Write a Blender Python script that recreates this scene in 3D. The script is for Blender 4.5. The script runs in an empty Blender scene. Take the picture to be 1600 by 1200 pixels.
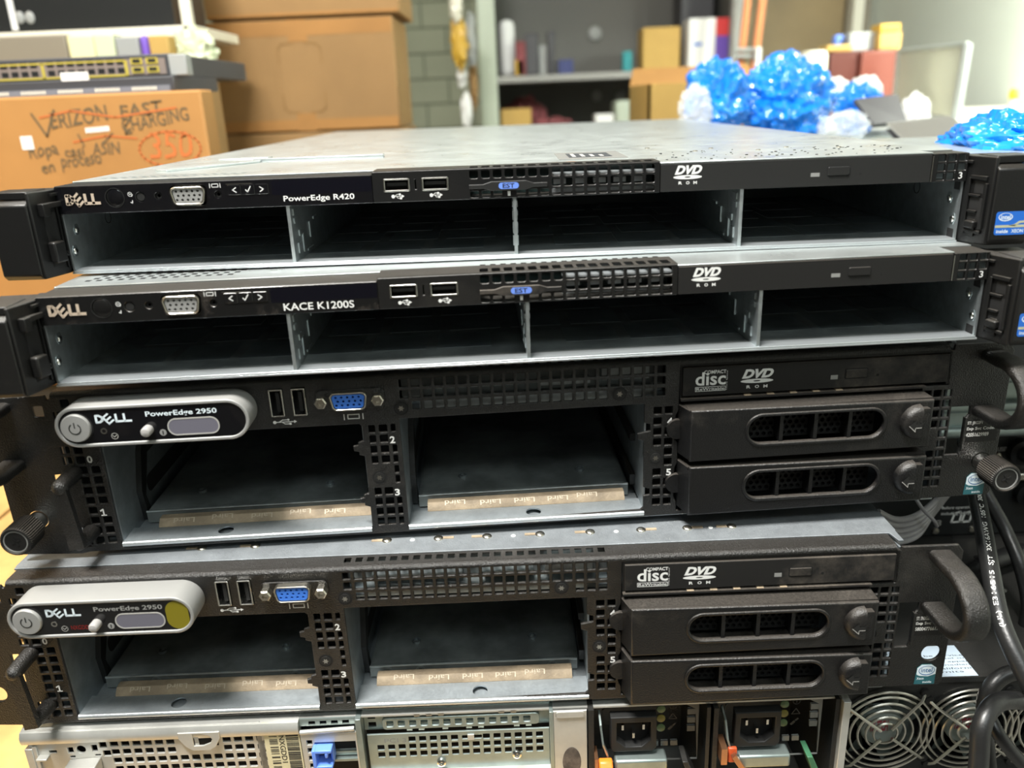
import bpy, math, random
from math import sin, cos, pi, radians, hypot
from mathutils import Vector, Matrix
random.seed(7)
SC = bpy.context.scene
COL = SC.collection

# ------------------------------------------------------------------ camera
CAM_P = (0.21738, -0.39560, 1.34414)
YAW, PITCH, ROLL, FPX = -0.00866, 0.33776, -0.04134, 1264.5
cam_d = bpy.data.cameras.new('camera')
cam = bpy.data.objects.new('camera', cam_d)
COL.objects.link(cam)
cy, sy, cp, sp = cos(YAW), sin(YAW), cos(PITCH), sin(PITCH)
fwd = Vector((sy*cp, cy*cp, -sp)); rgt = Vector((cy, -sy, 0)); up = rgt.cross(fwd)
c_, s_ = cos(ROLL), sin(ROLL)
CR = c_*rgt + s_*up; CU = -s_*rgt + c_*up
mw = Matrix((( CR.x, CU.x, -fwd.x, CAM_P[0]), (CR.y, CU.y, -fwd.y, CAM_P[1]), (CR.z, CU.z, -fwd.z, CAM_P[2]), (0, 0, 0, 1)))
cam.matrix_world = mw
cam_d.sensor_width = 36.0
cam_d.lens = FPX/1600*36.0
cam_d.clip_start = 0.02
cam_d.dof.use_dof = True
cam_d.dof.focus_distance = 0.44
cam_d.dof.aperture_fstop = 6.8
SC.camera = cam

def at(px, py, Y):
    """point of the place seen at a pixel of the photograph, at depth Y"""
    d = CR*((px-800)/FPX) + CU*(-(py-600)/FPX) + fwd
    t = (Y-CAM_P[1])/d.y
    return Vector(CAM_P) + d*t

# ------------------------------------------------------------------ world, lights, exposure
SC.view_settings.view_transform = 'Standard'
SC.view_settings.look = 'None'
SC.view_settings.exposure = 0.0
SC.view_settings.gamma = 1.0
SC.view_settings.use_curve_mapping = False
W = bpy.data.worlds.new('world'); SC.world = W; W.use_nodes = True
W.node_tree.nodes['Background'].inputs[0].default_value = (0.75, 0.85, 0.82, 1)
W.node_tree.nodes['Background'].inputs[1].default_value = 0.35

def area(name, loc, target, sx, sy_, power, color):
    L = bpy.data.lights.new(name, 'AREA'); L.shape = 'RECTANGLE'; L.size = sx; L.size_y = sy_
    L.energy = power; L.color = color
    o = bpy.data.objects.new(name, L); COL.objects.link(o); o.location = loc
    d = Vector(target)-Vector(loc); o.rotation_euler = d.to_track_quat('-Z', 'Y').to_euler()
    return o
area('ceiling_light_front', (-0.15, -0.50, 2.70), (0.2, 0.0, 1.1), 0.7, 0.16, 86, (1.0, 0.985, 0.94))
area('fill_light_rear', (0.6, -1.5, 2.75), (0.2, 0.0, 1.1), 1.2, 0.3, 13, (0.90, 1.0, 1.0))  # added fill behind the camera, brightens the server fronts
area('ceiling_light_back', (0.5, 1.3, 2.80), (0.5, 1.4, 0.0), 1.2, 0.3, 15, (0.95, 1.0, 0.95))
area('ceiling_light_left', (-1.6, 0.3, 2.7), (-0.3, 0.9, 1.2), 0.6, 0.6, 16, (1.0, 0.78, 0.50))
area('wall_light_right', (1.50, 1.20, 1.95), (1.76, 1.30, 1.45), 0.5, 0.12, 60, (0.95, 1.0, 0.90))

# ------------------------------------------------------------------ materials
def mat(name, color, rough=0.5, metal=0.0, var=0.0, vscale=40.0, bump=0.0, bscale=400.0, dust=0.0, dcol=(0.15, 0.125, 0.10),
        dpatch=0.0, color2=None, coat=0.0, alpha=1.0, trans=0.0, dscale=18.0, rvar=0.0, emit=0.0, spec=0.5):
    m = bpy.data.materials.new(name); m.use_nodes = True
    nt = m.node_tree; N = nt.nodes; Lk = nt.links
    b = N['Principled BSDF']
    b.inputs['Base Color'].default_value = (*color, 1); b.inputs['Roughness'].default_value = rough
    b.inputs['Metallic'].default_value = metal; b.inputs['Coat Weight'].default_value = coat
    b.inputs['Alpha'].default_value = alpha; b.inputs['Transmission Weight'].default_value = trans
    b.inputs['Specular IOR Level'].default_value = spec
    tc = N.new('ShaderNodeTexCoord')
    col_out = None
    def noise(scale, detail=4.0, rg=0.6):
        n = N.new('ShaderNodeTexNoise'); n.inputs['Scale'].default_value = scale; n.inputs['Detail'].default_value = detail
        n.inputs['Roughness'].default_value = rg
        Lk.new(tc.outputs['Object'], n.inputs['Vector']); return n
    if var > 0:
        n = noise(vscale); r = N.new('ShaderNodeMapRange'); r.inputs[1].default_value = 0.35; r.inputs[2].default_value = 0.65
        Lk.new(n.outputs['Fac'], r.inputs[0])
        mx = N.new('ShaderNodeMix'); mx.data_type = 'RGBA'
        c2 = color2 or tuple(min(1, c*(1+var)) for c in color); c1 = color if color2 else tuple(c*(1-var) for c in color)
        mx.inputs[6].default_value = (*c1, 1); mx.inputs[7].default_value = (*c2, 1)
        Lk.new(r.outputs[0], mx.inputs[0]); col_out = mx.outputs[2]
    if rvar > 0:
        n = noise(vscale*2.3); r = N.new('ShaderNodeMapRange'); r.inputs[1].default_value = 0.3; r.inputs[2].default_value = 0.7
        r.inputs[3].default_value = max(0.03, rough-rvar); r.inputs[4].default_value = rough+rvar
        Lk.new(n.outputs['Fac'], r.inputs[0]); Lk.new(r.outputs[0], b.inputs['Roughness'])
    if dust > 0 or dpatch > 0:
        g = N.new('ShaderNodeNewGeometry'); sx = N.new('ShaderNodeSeparateXYZ'); Lk.new(g.outputs['Normal'], sx.inputs[0])
        r = N.new('ShaderNodeMapRange'); r.inputs[1].default_value = 0.25; r.inputs[2].default_value = 0.95; r.inputs[4].default_value = dust
        Lk.new(sx.outputs['Z'], r.inputs[0])
        n = noise(dscale, 6.0, 0.7); r2 = N.new('ShaderNodeMapRange'); r2.inputs[1].default_value = 0.54; r2.inputs[2].default_value = 0.74
        Lk.new(n.outputs['Fac'], r2.inputs[0])
        m2 = N.new('ShaderNodeMath'); m2.operation = 'MULTIPLY'; m2.inputs[1].default_value = dpatch; Lk.new(r2.outputs[0], m2.inputs[0])
        n3 = noise(900.0, 2.0, 0.6); r3 = N.new('ShaderNodeMapRange'); r3.inputs[1].default_value = 0.3; r3.inputs[2].default_value = 0.7; r3.inputs[3].default_value = 0.55
        Lk.new(n3.outputs['Fac'], r3.inputs[0])
        a = N.new('ShaderNodeMath'); a.operation = 'ADD'; a.use_clamp = True
        Lk.new(r.outputs[0], a.inputs[0]); Lk.new(m2.outputs[0], a.inputs[1])
        a2 = N.new('ShaderNodeMath'); a2.operation = 'MULTIPLY'; Lk.new(a.outputs[0], a2.inputs[0]); Lk.new(r3.outputs[0], a2.inputs[1])
        mx = N.new('ShaderNodeMix'); mx.data_type = 'RGBA'
        if col_out: Lk.new(col_out, mx.inputs[6])
        else: mx.inputs[6].default_value = (*color, 1)
        mx.inputs[7].default_value = (*dcol, 1); Lk.new(a2.outputs[0], mx.inputs[0]); col_out = mx.outputs[2]
        if metal > 0:
            mm = N.new('ShaderNodeMapRange'); mm.inputs[3].default_value = metal; mm.inputs[4].default_value = 0.0
            Lk.new(a2.outputs[0], mm.inputs[0]); Lk.new(mm.outputs[0], b.inputs['Metallic'])
        if rvar == 0:
            mm = N.new('ShaderNodeMapRange'); mm.inputs[3].default_value = rough; mm.inputs[4].default_value = 0.85
            Lk.new(a2.outputs[0], mm.inputs[0]); Lk.new(mm.outputs[0], b.inputs['Roughness'])
    if col_out: Lk.new(col_out, b.inputs['Base Color'])
    if bump > 0:
        n = noise(bscale, 3.0); bp = N.new('ShaderNodeBump'); bp.inputs['Strength'].default_value = bump; bp.inputs['Distance'].default_value = 0.0006
        Lk.new(n.outputs['Fac'], bp.inputs['Height']); Lk.new(bp.outputs[0], b.inputs['Normal'])
    if emit > 0:
        b.inputs['Emission Color'].default_value = (*color, 1); b.inputs['Emission Strength'].default_value = emit
    return m

BLK = (0.013, 0.0125, 0.012)
M = dict(
 gloss=mat('glossy_black_plastic', (0.004, 0.004, 0.005), 0.10, coat=0.3, dpatch=0.03, dcol=(0.25, 0.2, 0.16), dscale=60),
 gloss_dusty=mat('dusty_glossy_black_plastic', (0.007, 0.007, 0.007), 0.18, coat=0.2, dpatch=0.35, dcol=(0.17, 0.14, 0.115), dscale=45, dust=0.5),
 plastic=mat('black_plastic', (0.007, 0.007, 0.007), 0.36, bump=0.15, bscale=1800, dust=0.15, dpatch=0.02, spec=0.45),
 plastic_dusty=mat('dusty_black_plastic', (0.007, 0.0068, 0.0065), 0.38, bump=0.25, bscale=1500, dust=0.32, dpatch=0.09, dcol=(0.14, 0.125, 0.105), spec=0.5),
 bezel=mat('black_powder_coat', (0.007, 0.0068, 0.0064), 0.28, bump=0.9, bscale=1300, dust=0.20, dpatch=0.30, dcol=(0.13, 0.115, 0.10), dscale=14, spec=0.55),
 matte=mat('charcoal_plastic', (0.016, 0.016, 0.0155), 0.5, bump=0.12, bscale=2200, dpatch=0.03, spec=0.32),
 matte_dusty=mat('dusty_charcoal_plastic', (0.014, 0.0135, 0.013), 0.46, bump=0.12, bscale=2000, dust=0.35, dpatch=0.6, dscale=16, spec=0.32),
 carrier=mat('dusty_drive_carrier_plastic', (0.0065, 0.0065, 0.0068), 0.28, bump=0.5, bscale=1300, dust=0.34, dpatch=0.30, dcol=(0.14, 0.12, 0.10), dscale=15, spec=0.5),
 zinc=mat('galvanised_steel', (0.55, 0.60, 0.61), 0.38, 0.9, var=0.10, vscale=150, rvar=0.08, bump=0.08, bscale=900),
 zinc_dusty=mat('dusty_galvanised_steel', (0.42, 0.465, 0.49), 0.40, 0.9, var=0.12, vscale=120, dust=0.35, dcol=(0.20, 0.205, 0.21), dpatch=0.08),
 lip=mat('edge_highlight_steel', (0.62, 0.66, 0.68), 0.3, 0.75, bump=0.3, bscale=1500),  # lighter steel copy, highlights of lips and bars put into its colour
 cover=mat('dusty_cover_steel', (0.27, 0.295, 0.315), 0.45, 0.8, var=0.14, vscale=90, dust=0.5, dcol=(0.17, 0.175, 0.18), dpatch=0.12, bump=0.4, bscale=1500),
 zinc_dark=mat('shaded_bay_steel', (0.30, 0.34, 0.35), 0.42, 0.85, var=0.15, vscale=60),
 lid=mat('brushed_lid_steel', (0.56, 0.60, 0.60), 0.33, 0.85, var=0.08, vscale=20, rvar=0.07, dust=0.2, dcol=(0.62, 0.62, 0.58), dpatch=0.04, dscale=25),
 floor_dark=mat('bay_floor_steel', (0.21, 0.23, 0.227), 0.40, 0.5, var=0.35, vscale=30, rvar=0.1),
 chrome=mat('bright_metal', (0.75, 0.74, 0.70), 0.22, 1.0),
 nickel=mat('nickel_metal', (0.62, 0.58, 0.50), 0.3, 1.0),
 white=mat('white_print', (0.72, 0.72, 0.70), 0.5),
 goldprint=mat('foil_logo_silver', (0.60, 0.49, 0.38), 0.3, 0.3),
 blue=mat('blue_connector_plastic', (0.045, 0.17, 0.62), 0.4),
 tagblue=mat('blue_tag_print', (0.13, 0.24, 0.70), 0.5),
 hole=mat('deep_black', (0.002, 0.002, 0.002), 0.8),
 silver=mat('silver_paint_plastic', (0.33, 0.33, 0.32), 0.38, 0.35, bump=0.1, bscale=2500, dust=0.25, dcol=(0.33, 0.31, 0.28)),
 lcd=mat('grey_lcd_window', (0.13, 0.125, 0.155), 0.15, 0.0, coat=0.3),
 grey_btn=mat('grey_rubber', (0.30, 0.29, 0.28), 0.55),
 gasket=mat('tan_conductive_fabric', (0.36, 0.28, 0.19), 0.6, 0.1, var=0.25, vscale=90, bump=0.4, bscale=700),
 gasket_print=mat('silver_print', (0.50, 0.42, 0.31), 0.5, 0.2),
 fr4=mat('dark_circuit_board', (0.015, 0.03, 0.028), 0.4),
 tealsticker=mat('teal_sticker', (0.02, 0.11, 0.13), 0.35),
 bluesticker=mat('blue_sticker', (0.02, 0.13, 0.52), 0.3),
 icepale=mat('pale_sticker_print', (0.66, 0.74, 0.78), 0.35),
 grey_print=mat('grey_symbol_print', (0.35, 0.34, 0.32), 0.6),
)

# ------------------------------------------------------------------ mesh building (millimetres in, metres out)
def add_curve_geo(mb, outline, holes, y0, y1, bevel=0.0, res=0):
    """flat plate in the u-w plane with any holes, thickness y0..y1"""
    cu = bpy.data.curves.new('tmp', 'CURVE'); cu.dimensions = '2D'; cu.fill_mode = 'BOTH'
    for pts in [outline]+list(holes):
        s = cu.splines.new('POLY'); s.points.add(len(pts)-1)
        for i, (a, b) in enumerate(pts): s.points[i].co = (a, b, 0, 1)
        s.use_cyclic_u = True
    th = y1-y0
    cu.extrude = max(0.0, th/2-bevel); cu.bevel_depth = bevel; cu.bevel_resolution = res; cu.offset = -bevel
    o = bpy.data.objects.new('tmp', cu)
    me = bpy.data.meshes.new_from_object(o)
    base = len(mb.v)
    ym = (y0+y1)/2
    for vv in me.vertices: mb.v.append((vv.co.x, ym-vv.co.z, vv.co.y))
    for p in me.polygons: mb.f.append([base+i for i in p.vertices])
    bpy.data.objects.remove(o); bpy.data.curves.remove(cu); bpy.data.meshes.remove(me)

class MB:
    def __init__(s): s.v = []; s.f = []
    def add(s, vs, fs):
        b = len(s.v); s.v += [tuple(v) for v in vs]; s.f += [[b+i for i in f] for f in fs]; return s
    def box(s, x0, x1, y0, y1, z0, z1):
        return s.add([(x0,y0,z0),(x1,y0,z0),(x1,y1,z0),(x0,y1,z0),(x0,y0,z1),(x1,y0,z1),(x1,y1,z1),(x0,y1,z1)],
                     [(0,3,2,1),(4,5,6,7),(0,1,5,4),(1,2,6,5),(2,3,7,6),(3,0,4,7)])
    def plate(s, outline, holes, y0, y1, bevel=0.0, res=0): add_curve_geo(s, outline, holes, y0, y1, bevel, res); return s
    def prism(s, pts, axis, a0, a1):
        n = len(pts)
        def P(p, a): return {'x': (a, p[0], p[1]), 'y': (p[0], a, p[1]), 'z': (p[0], p[1], a)}[axis]
        vs = [P(p, a0) for p in pts]+[P(p, a1) for p in pts]
        fs = [list(range(n))[::-1], list(range(n, 2*n))]+[(i, (i+1) % n, n+(i+1) % n, n+i) for i in range(n)]
        return s.add(vs, fs)
    def cone(s, c, axis, r0, r1, h, seg=24, cap=True):
        vs = []
        for k, r in ((0, r0), (h, r1)):
            for i in range(seg):
                a = 2*pi*i/seg; p, q = r*cos(a), r*sin(a)
                vs.append({'x': (c[0]+k, c[1]+p, c[2]+q), 'y': (c[0]+p, c[1]+k, c[2]+q), 'z': (c[0]+p, c[1]+q, c[2]+k)}[axis])
        fs = [(i, (i+1) % seg, seg+(i+1) % seg, seg+i) for i in range(seg)]
        if cap: fs += [list(range(seg))[::-1], list(range(seg, 2*seg))]
        return s.add(vs, fs)
    def ring(s, c, axis, r0, r1, h, seg=32):
        vs = []
        for r, k in ((r0, 0), (r1, 0), (r1, h), (r0, h)):
            for i in range(seg):
                a = 2*pi*i/seg; p, q = r*cos(a), r*sin(a)
                vs.append({'x': (c[0]+k, c[1]+p, c[2]+q), 'y': (c[0]+p, c[1]+k, c[2]+q), 'z': (c[0]+p, c[1]+q, c[2]+k)}[axis])
        fs = [(j*seg+i, j*seg+(i+1) % seg, ((j+1) % 4)*seg+(i+1) % seg, ((j+1) % 4)*seg+i) for j in range(4) for i in range(seg)]
        return s.add(vs, fs)
    def lathe(s, prof, axis='y', c=(0, 0, 0), seg=32):
        vs = []
        for r, k in prof:
            for i in range(seg):
                a = 2*pi*i/seg; p, q = r*cos(a), r*sin(a)
                vs.append({'x': (c[0]+k, c[1]+p, c[2]+q), 'y': (c[0]+p, c[1]+k, c[2]+q), 'z': (c[0]+p, c[1]+q, c[2]+k)}[axis])
        n = len(prof)
        fs = [(j*seg+i, j*seg+(i+1) % seg, (j+1)*seg+(i+1) % seg, (j+1)*seg+i) for j in range(n-1) for i in range(seg)]
        fs += [list(range(seg))[::-1], [(n-1)*seg+i for i in range(seg)]]
        return s.add(vs, fs)
    def ball(s, c, r, sc=(1, 1, 1), seg=12, rings=8):
        vs = []
        for j in range(rings+1):
            t = pi*j/rings
            for i in range(seg):
                a = 2*pi*i/seg
                vs.append((c[0]+r*sc[0]*sin(t)*cos(a), c[1]+r*sc[1]*sin(t)*sin(a), c[2]+r*sc[2]*cos(t)))
        fs = [(j*seg+i, j*seg+(i+1) % seg, (j+1)*seg+(i+1) % seg, (j+1)*seg+i) for j in range(rings) for i in range(seg)]
        return s.add(vs, fs)
    def sweep(s, path, prof, up=(1, 0, 0), closed=False):
        """sweep a cross-section (a, b): a along up, b along the in-plane normal"""
        P = [Vector(p) for p in path]; n = len(P); m = len(prof); vs = []
        upv = Vector(up).normalized()
        for i in range(n):
            t = (P[min(i+1, n-1)]-P[max(i-1, 0)]).normalized()
            u_ = (upv-t*upv.dot(t)).normalized(); b_ = t.cross(u_)
            for a, b in prof: vs.append(P[i]+u_*a+b_*b)
        fs = [(i*m+j, i*m+(j+1) % m, (i+1)*m+(j+1) % m, (i+1)*m+j) for i in range(n-1) for j in range(m)]
        fs += [list(range(m))[::-1], [(n-1)*m+j for j in range(m)]]
        return s.add(vs, fs)
    def tube(s, path, r, seg=10):
        P = [Vector(p) for p in path]; n = len(P); vs = []
        ref = Vector((0.31, 0.17, 0.93)).normalized(); prev = None
        for i in range(n):
            t = (P[min(i+1, n-1)]-P[max(i-1, 0)]).normalized()
            a_ = prev if prev is not None else t.cross(ref)
            a_ = (a_-t*a_.dot(t)).normalized(); prev = a_; b_ = t.cross(a_)
            rr = r[i] if isinstance(r, (list, tuple)) else r
            for k in range(seg):
                th = 2*pi*k/seg; vs.append(P[i]+a_*rr*cos(th)+b_*rr*sin(th))
        fs = [(i*seg+j, i*seg+(j+1) % seg, (i+1)*seg+(j+1) % seg, (i+1)*seg+j) for i in range(n-1) for j in range(seg)]
        fs += [list(range(seg))[::-1], [(n-1)*seg+j for j in range(seg)]]
        return s.add(vs, fs)
    def xf(s, fn): s.v = [tuple(fn(*v)) for v in s.v]; return s
    def build(s, name, m, parent=None, bevel=0.0, smooth=False, k=0.001, sub=0, loc=None, seg=2):
        me = bpy.data.meshes.new(name)
        if bevel == 'ang': bevel = 0
        me.from_pydata([(x*k, y*k, z*k) for x, y, z in s.v], [], s.f)
        me.validate(); me.update()
        me.materials.append(M[m] if isinstance(m, str) else m)
        o = bpy.data.objects.new(name, me); COL.objects.link(o)
        if parent: o.parent = parent
        if loc: o.location = loc
        if smooth:
            for p in me.polygons: p.use_smooth = True
            try: me.set_sharp_from_angle(angle=radians(40))
            except Exception: pass
        if bevel > 0:
            md = o.modifiers.new('bevel', 'BEVEL'); md.width = bevel*k; md.segments = seg; md.limit_method = 'ANGLE'; md.angle_limit = radians(35)
            md.harden_normals = False
            for p in me.polygons: p.use_smooth = True
            try: me.set_sharp_from_angle(angle=radians(40))
            except Exception: pass
        if sub:
            md = o.modifiers.new('sub', 'SUBSURF'); md.levels = sub; md.render_levels = sub
        return o

def rect(x0, x1, z0, z1, r=0.0, n=4):
    if r <= 0: return [(x0, z0), (x1, z0), (x1, z1), (x0, z1)]
    out = []
    for cx_, cz_, a0 in ((x1-r, z0+r, -90), (x1-r, z1-r, 0), (x0+r, z1-r, 90), (x0+r, z0+r, 180)):
        for i in range(n+1):
            a = radians(a0+90*i/n); out.append((cx_+r*cos(a), cz_+r*sin(a)))
    return out
def circ(x, z, r, n=24, ph=0.0): return [(x+r*cos(2*pi*i/n+ph), z+r*sin(2*pi*i/n+ph)) for i in range(n)]

def text_geo(body, bold=0.0, shear=0.0, lines=1.0):
    cu = bpy.data.curves.new('t', 'FONT'); cu.body = body; cu.size = 1.0; cu.offset = bold; cu.shear = shear; cu.space_line = lines
    cu.resolution_u = 3
    o = bpy.data.objects.new('t', cu); me = bpy.data.meshes.new_from_object(o)
    vs = [(v.co.x, v.co.y) for v in me.vertices]; fs = [list(p.vertices) for p in me.polygons]
    bpy.data.objects.remove(o); bpy.data.curves.remove(cu); bpy.data.meshes.remove(me)
    x0 = min(v[0] for v in vs); x1 = max(v[0] for v in vs); y0 = min(v[1] for v in vs); y1 = max(v[1] for v in vs)
    return [((x-x0)/(x1-x0), (y-y0)/(y1-y0)) for x, y in vs], fs
def text_on(mb, body, u0, u1, w0, w1, v, bold=0.0, shear=0.0, lines=1.0):
    vs, fs = text_geo(body, bold, shear, lines)
    return mb.add([(u0+(u1-u0)*a, v, w0+(w1-w0)*b) for a, b in vs], fs)
def text(body, u0, u1, w0, w1, v, m, parent, name='lettering', bold=0.0, shear=0.0, lines=1.0):
    mb = MB(); text_on(mb, body, u0, u1, w0, w1, v, bold, shear, lines)
    return mb.build(name, m, parent)
def stroke(mb, pts, w, v, closed=False):
    """flat ribbon drawn in the u-w plane"""
    n = len(pts)
    rng = range(n if closed else n-1)
    for i in rng:
        a = Vector(pts[i]); b = Vector(pts[(i+1) % n]); d = (b-a)
        if d.length < 1e-6: continue
        d.normalize(); nn = Vector((-d.y, d.x))*w/2; e = d*w/2*0.6
        q = [a-e-nn, b+e-nn, b+e+nn, a-e+nn]
        mb.add([(p.x, v, p.y) for p in q], [(0, 1, 2, 3)])
    return mb

def tag(o, label=None, cat=None, group=None, kind=None):
    if label: o['label'] = label
    if cat: o['category'] = cat
    if group: o['group'] = group
    if kind: o['kind'] = kind
    return o
def empty(name, loc, rot=(0, 0, 0)):
    o = bpy.data.objects.new(name, None); COL.objects.link(o); o.location = loc; o.rotation_euler = rot; o.empty_display_size = 0.02
    return o
def part(name, m, parent, fn=None, **kw):
    mb = MB(); fn(mb); return mb.build(name, m, parent, **kw)

# ------------------------------------------------------------------ marks shared by the servers
def logo_geo(mb, u0, u1, w0, w1, v, th=0.24):
    """four block letters, the second one tilted"""
    def X(a, b): return (u0+(u1-u0)*a/4.05, w0+(w1-w0)*b)
    sw = (w1-w0)*th
    D = [(0.14, 0.12), (0.14, 0.88), (0.5, 0.88), (0.82, 0.68), (0.82, 0.32), (0.5, 0.12)]
    stroke(mb, [X(*p) for p in D], sw, v, True)
    ca, sa = cos(radians(38)), sin(radians(38))
    def E(p):
        a, b = p[0]-0.4, p[1]-0.5
        return X(1.52+a*ca-b*sa*0.9, 0.5+(a*sa+b*ca)*0.95)
    stroke(mb, [E((0, 0)), E((0, 1.0))], sw*0.8, v)
    for b in (0.0, 0.5, 1.0): stroke(mb, [E((0, b)), E((0.72, b))], sw*0.8, v)
    stroke(mb, [X(2.35, 0.95), X(2.35, 0.12), X(3.05, 0.12)], sw, v)
    stroke(mb, [X(3.25, 0.95), X(3.25, 0.12), X(3.98, 0.12)], sw, v)
def disc_logo_geo(mb, u0, w0, u1, w1, v, rom=True):
    h = w1-w0
    text_on(mb, 'DVD', u0+0.6, u1, w0+h*0.52, w1, v, bold=0.05, shear=0.35)
    c = ((u0+u1)/2, w0+h*0.38)
    o = circ(0, 0, 1, 28); rx = (u1-u0)/2
    add_curve_geo(mb, [(c[0]+a*rx, c[1]+b*h*0.11) for a, b in o], [[(c[0]+a*rx*0.22, c[1]+b*h*0.035) for a, b in o]], v-0.02, v)
    if rom:
        for i, ch in enumerate('ROM'):
            x = c[0]-rx*0.62+i*rx*0.52; text_on(mb, ch, x, x+rx*0.25, w0, w0+h*0.16, v, bold=0.03)
def cd_logo_geo(mb, u0, u1, w0, w1, v):
    h = w1-w0
    text_on(mb, 'COMPACT', u0+(u1-u0)*0.28, u1, w1-h*0.17, w1, v, bold=0.02)
    text_on(mb, 'disc', u0, u1, w0+h*0.28, w1-h*0.08, v, bold=0.018)
    add_curve_geo(mb, rect(u0, u1, w0, w0+h*0.22), [rect(u0+0.25, u1-0.25, w0+0.25, w0+h*0.22-0.25)], v-0.02, v)
    text_on(mb, 'ReWritable', u0+0.6, u1-0.6, w0+0.45, w0+h*0.22-0.45, v, bold=0.01)
    vs, fs = text_geo('Ultra Speed')
    mb.add([(u1+0.9-(b)*0.7, v, w0+0.4+(h*0.9)*a) for a, b in vs], fs)
def usb_symbol(mb, u0, u1, w0, w1, v, sw=0.35):
    wm = (w0+w1)/2; L = u1-u0; H = (w1-w0)/2
    stroke(mb, [(u0+0.8, wm), (u1-1.0, wm)], sw, v)
    mb.add([(u1, v, wm), (u1-1.4, v, wm+0.8), (u1-1.4, v, wm-0.8)], [(0, 1, 2)])
    mb.add([(a, v, b) for a, b in circ(u0+0.8, wm, 0.85, 14)], [list(range(14))])
    stroke(mb, [(u0+L*0.25, wm), (u0+L*0.4, wm+H*0.7), (u0+L*0.62, wm+H*0.7)], sw, v)
    mb.add([(a, v, b) for a, b in circ(u0+L*0.65, wm+H*0.7, 0.55, 10)], [list(range(10))])
    stroke(mb, [(u0+L*0.38, wm), (u0+L*0.5, wm-H*0.7), (u0+L*0.7, wm-H*0.7)], sw, v)
    mb.add([(a+u0+L*0.72, v, b+wm-H*0.7) for a, b in rect(-0.5, 0.5, -0.5, 0.5)], [(0, 1, 2, 3)])
def monitor_symbol(mb, u0, u1, w0, w1, v, sw=0.3):
    L = u1-u0; h = w1-w0
    stroke(mb, [(u0, w0), (u0, w1)], sw, v); stroke(mb, [(u1, w0), (u1, w1)], sw, v)
    a, b = u0+L*0.2, u1-L*0.2
    stroke(mb, [(a, w0+h*0.15), (a, w1-h*0.1), (b, w1-h*0.1), (b, w0+h*0.15)], sw, v, True)
def torx_screw(name, parent, u, w, v, r=3.0, m='plastic'):
    gr = MB(); gr.ring((u, v-0.12, w), 'y', r*0.90, r*1.06, 0.14, 28); mb = MB()
    mb.lathe([(r*0.85, 0.3), (r*0.8, -0.25), (r*0.3, -0.35)], 'y', (u, v, w), 28)
    o = mb.build(name, 'matte' if m == 'bezel' else m, parent, smooth=True); gr.build('screw_groove', 'hole', o)
    s = MB()
    st = []
    for i in range(12):
        a = 2*pi*i/12; rr = r*0.5 if i % 2 == 0 else r*0.26; st.append((u+rr*cos(a), w+rr*sin(a)))
    s.add([(a, v-0.40, b) for a, b in st], [list(range(12))]); s.build('screw_recess', 'chrome' if m == 'bezel' else 'hole', o)
    return o
def rivet(parent, c, axis, r, m='chrome', name='rivet'):
    sc = {'x': (0.45, 1, 1), 'y': (1, 0.45, 1), 'z': (1, 1, 0.45)}[axis]
    return MB().ball(c, r, sc).build(name, m, parent, smooth=True)

def d_outline(u0, u1, w0, w1, r=2.5, slant=0.7):
    """vga shell outline: wider on top"""
    pts = []
    for (cx_, cz_, a0) in ((u1-slant-r, w0+r, -90), (u1-r, w1-r, 0), (u0+r, w1-r, 90), (u0+slant+r, w0+r, 180)):
        for i in range(6):
            a = radians(a0+90*i/5); pts.append((cx_+r*cos(a), cz_+r*sin(a)))
    return pts
def vga(parent, u0, u1, w0, w1, v, blue=True, screws=True):
    m = MB(); m.plate(d_outline(u0, u1, w0, w1), [d_outline(u0+0.7, u1-0.7, w0+0.7, w1-0.7, 1.9)], v-4.0, v, 0.15)
    sh = m.build('vga_port', 'nickel', parent, smooth=True)
    holes = []
    uc, wc = (u0+u1)/2, (w0+w1)/2; L = (u1-u0)*0.78
    for r_, n, off in ((2.1, 5, 0.0), (0.1, 5, 0.5), (-1.9, 5, 0.0)):
        for i in range(n): holes.append(circ(uc+(i-2+off*0.6-0.15)*L/5, wc+r_, 0.62, 10))
    f = MB(); f.plate(d_outline(u0+1.0, u1-1.0, w0+1.0, w1-1.0, 1.7), holes, v-3.3, v+1.0)
    f.build('pin_block', 'blue' if blue else 'silver', sh)
    return sh

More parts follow.
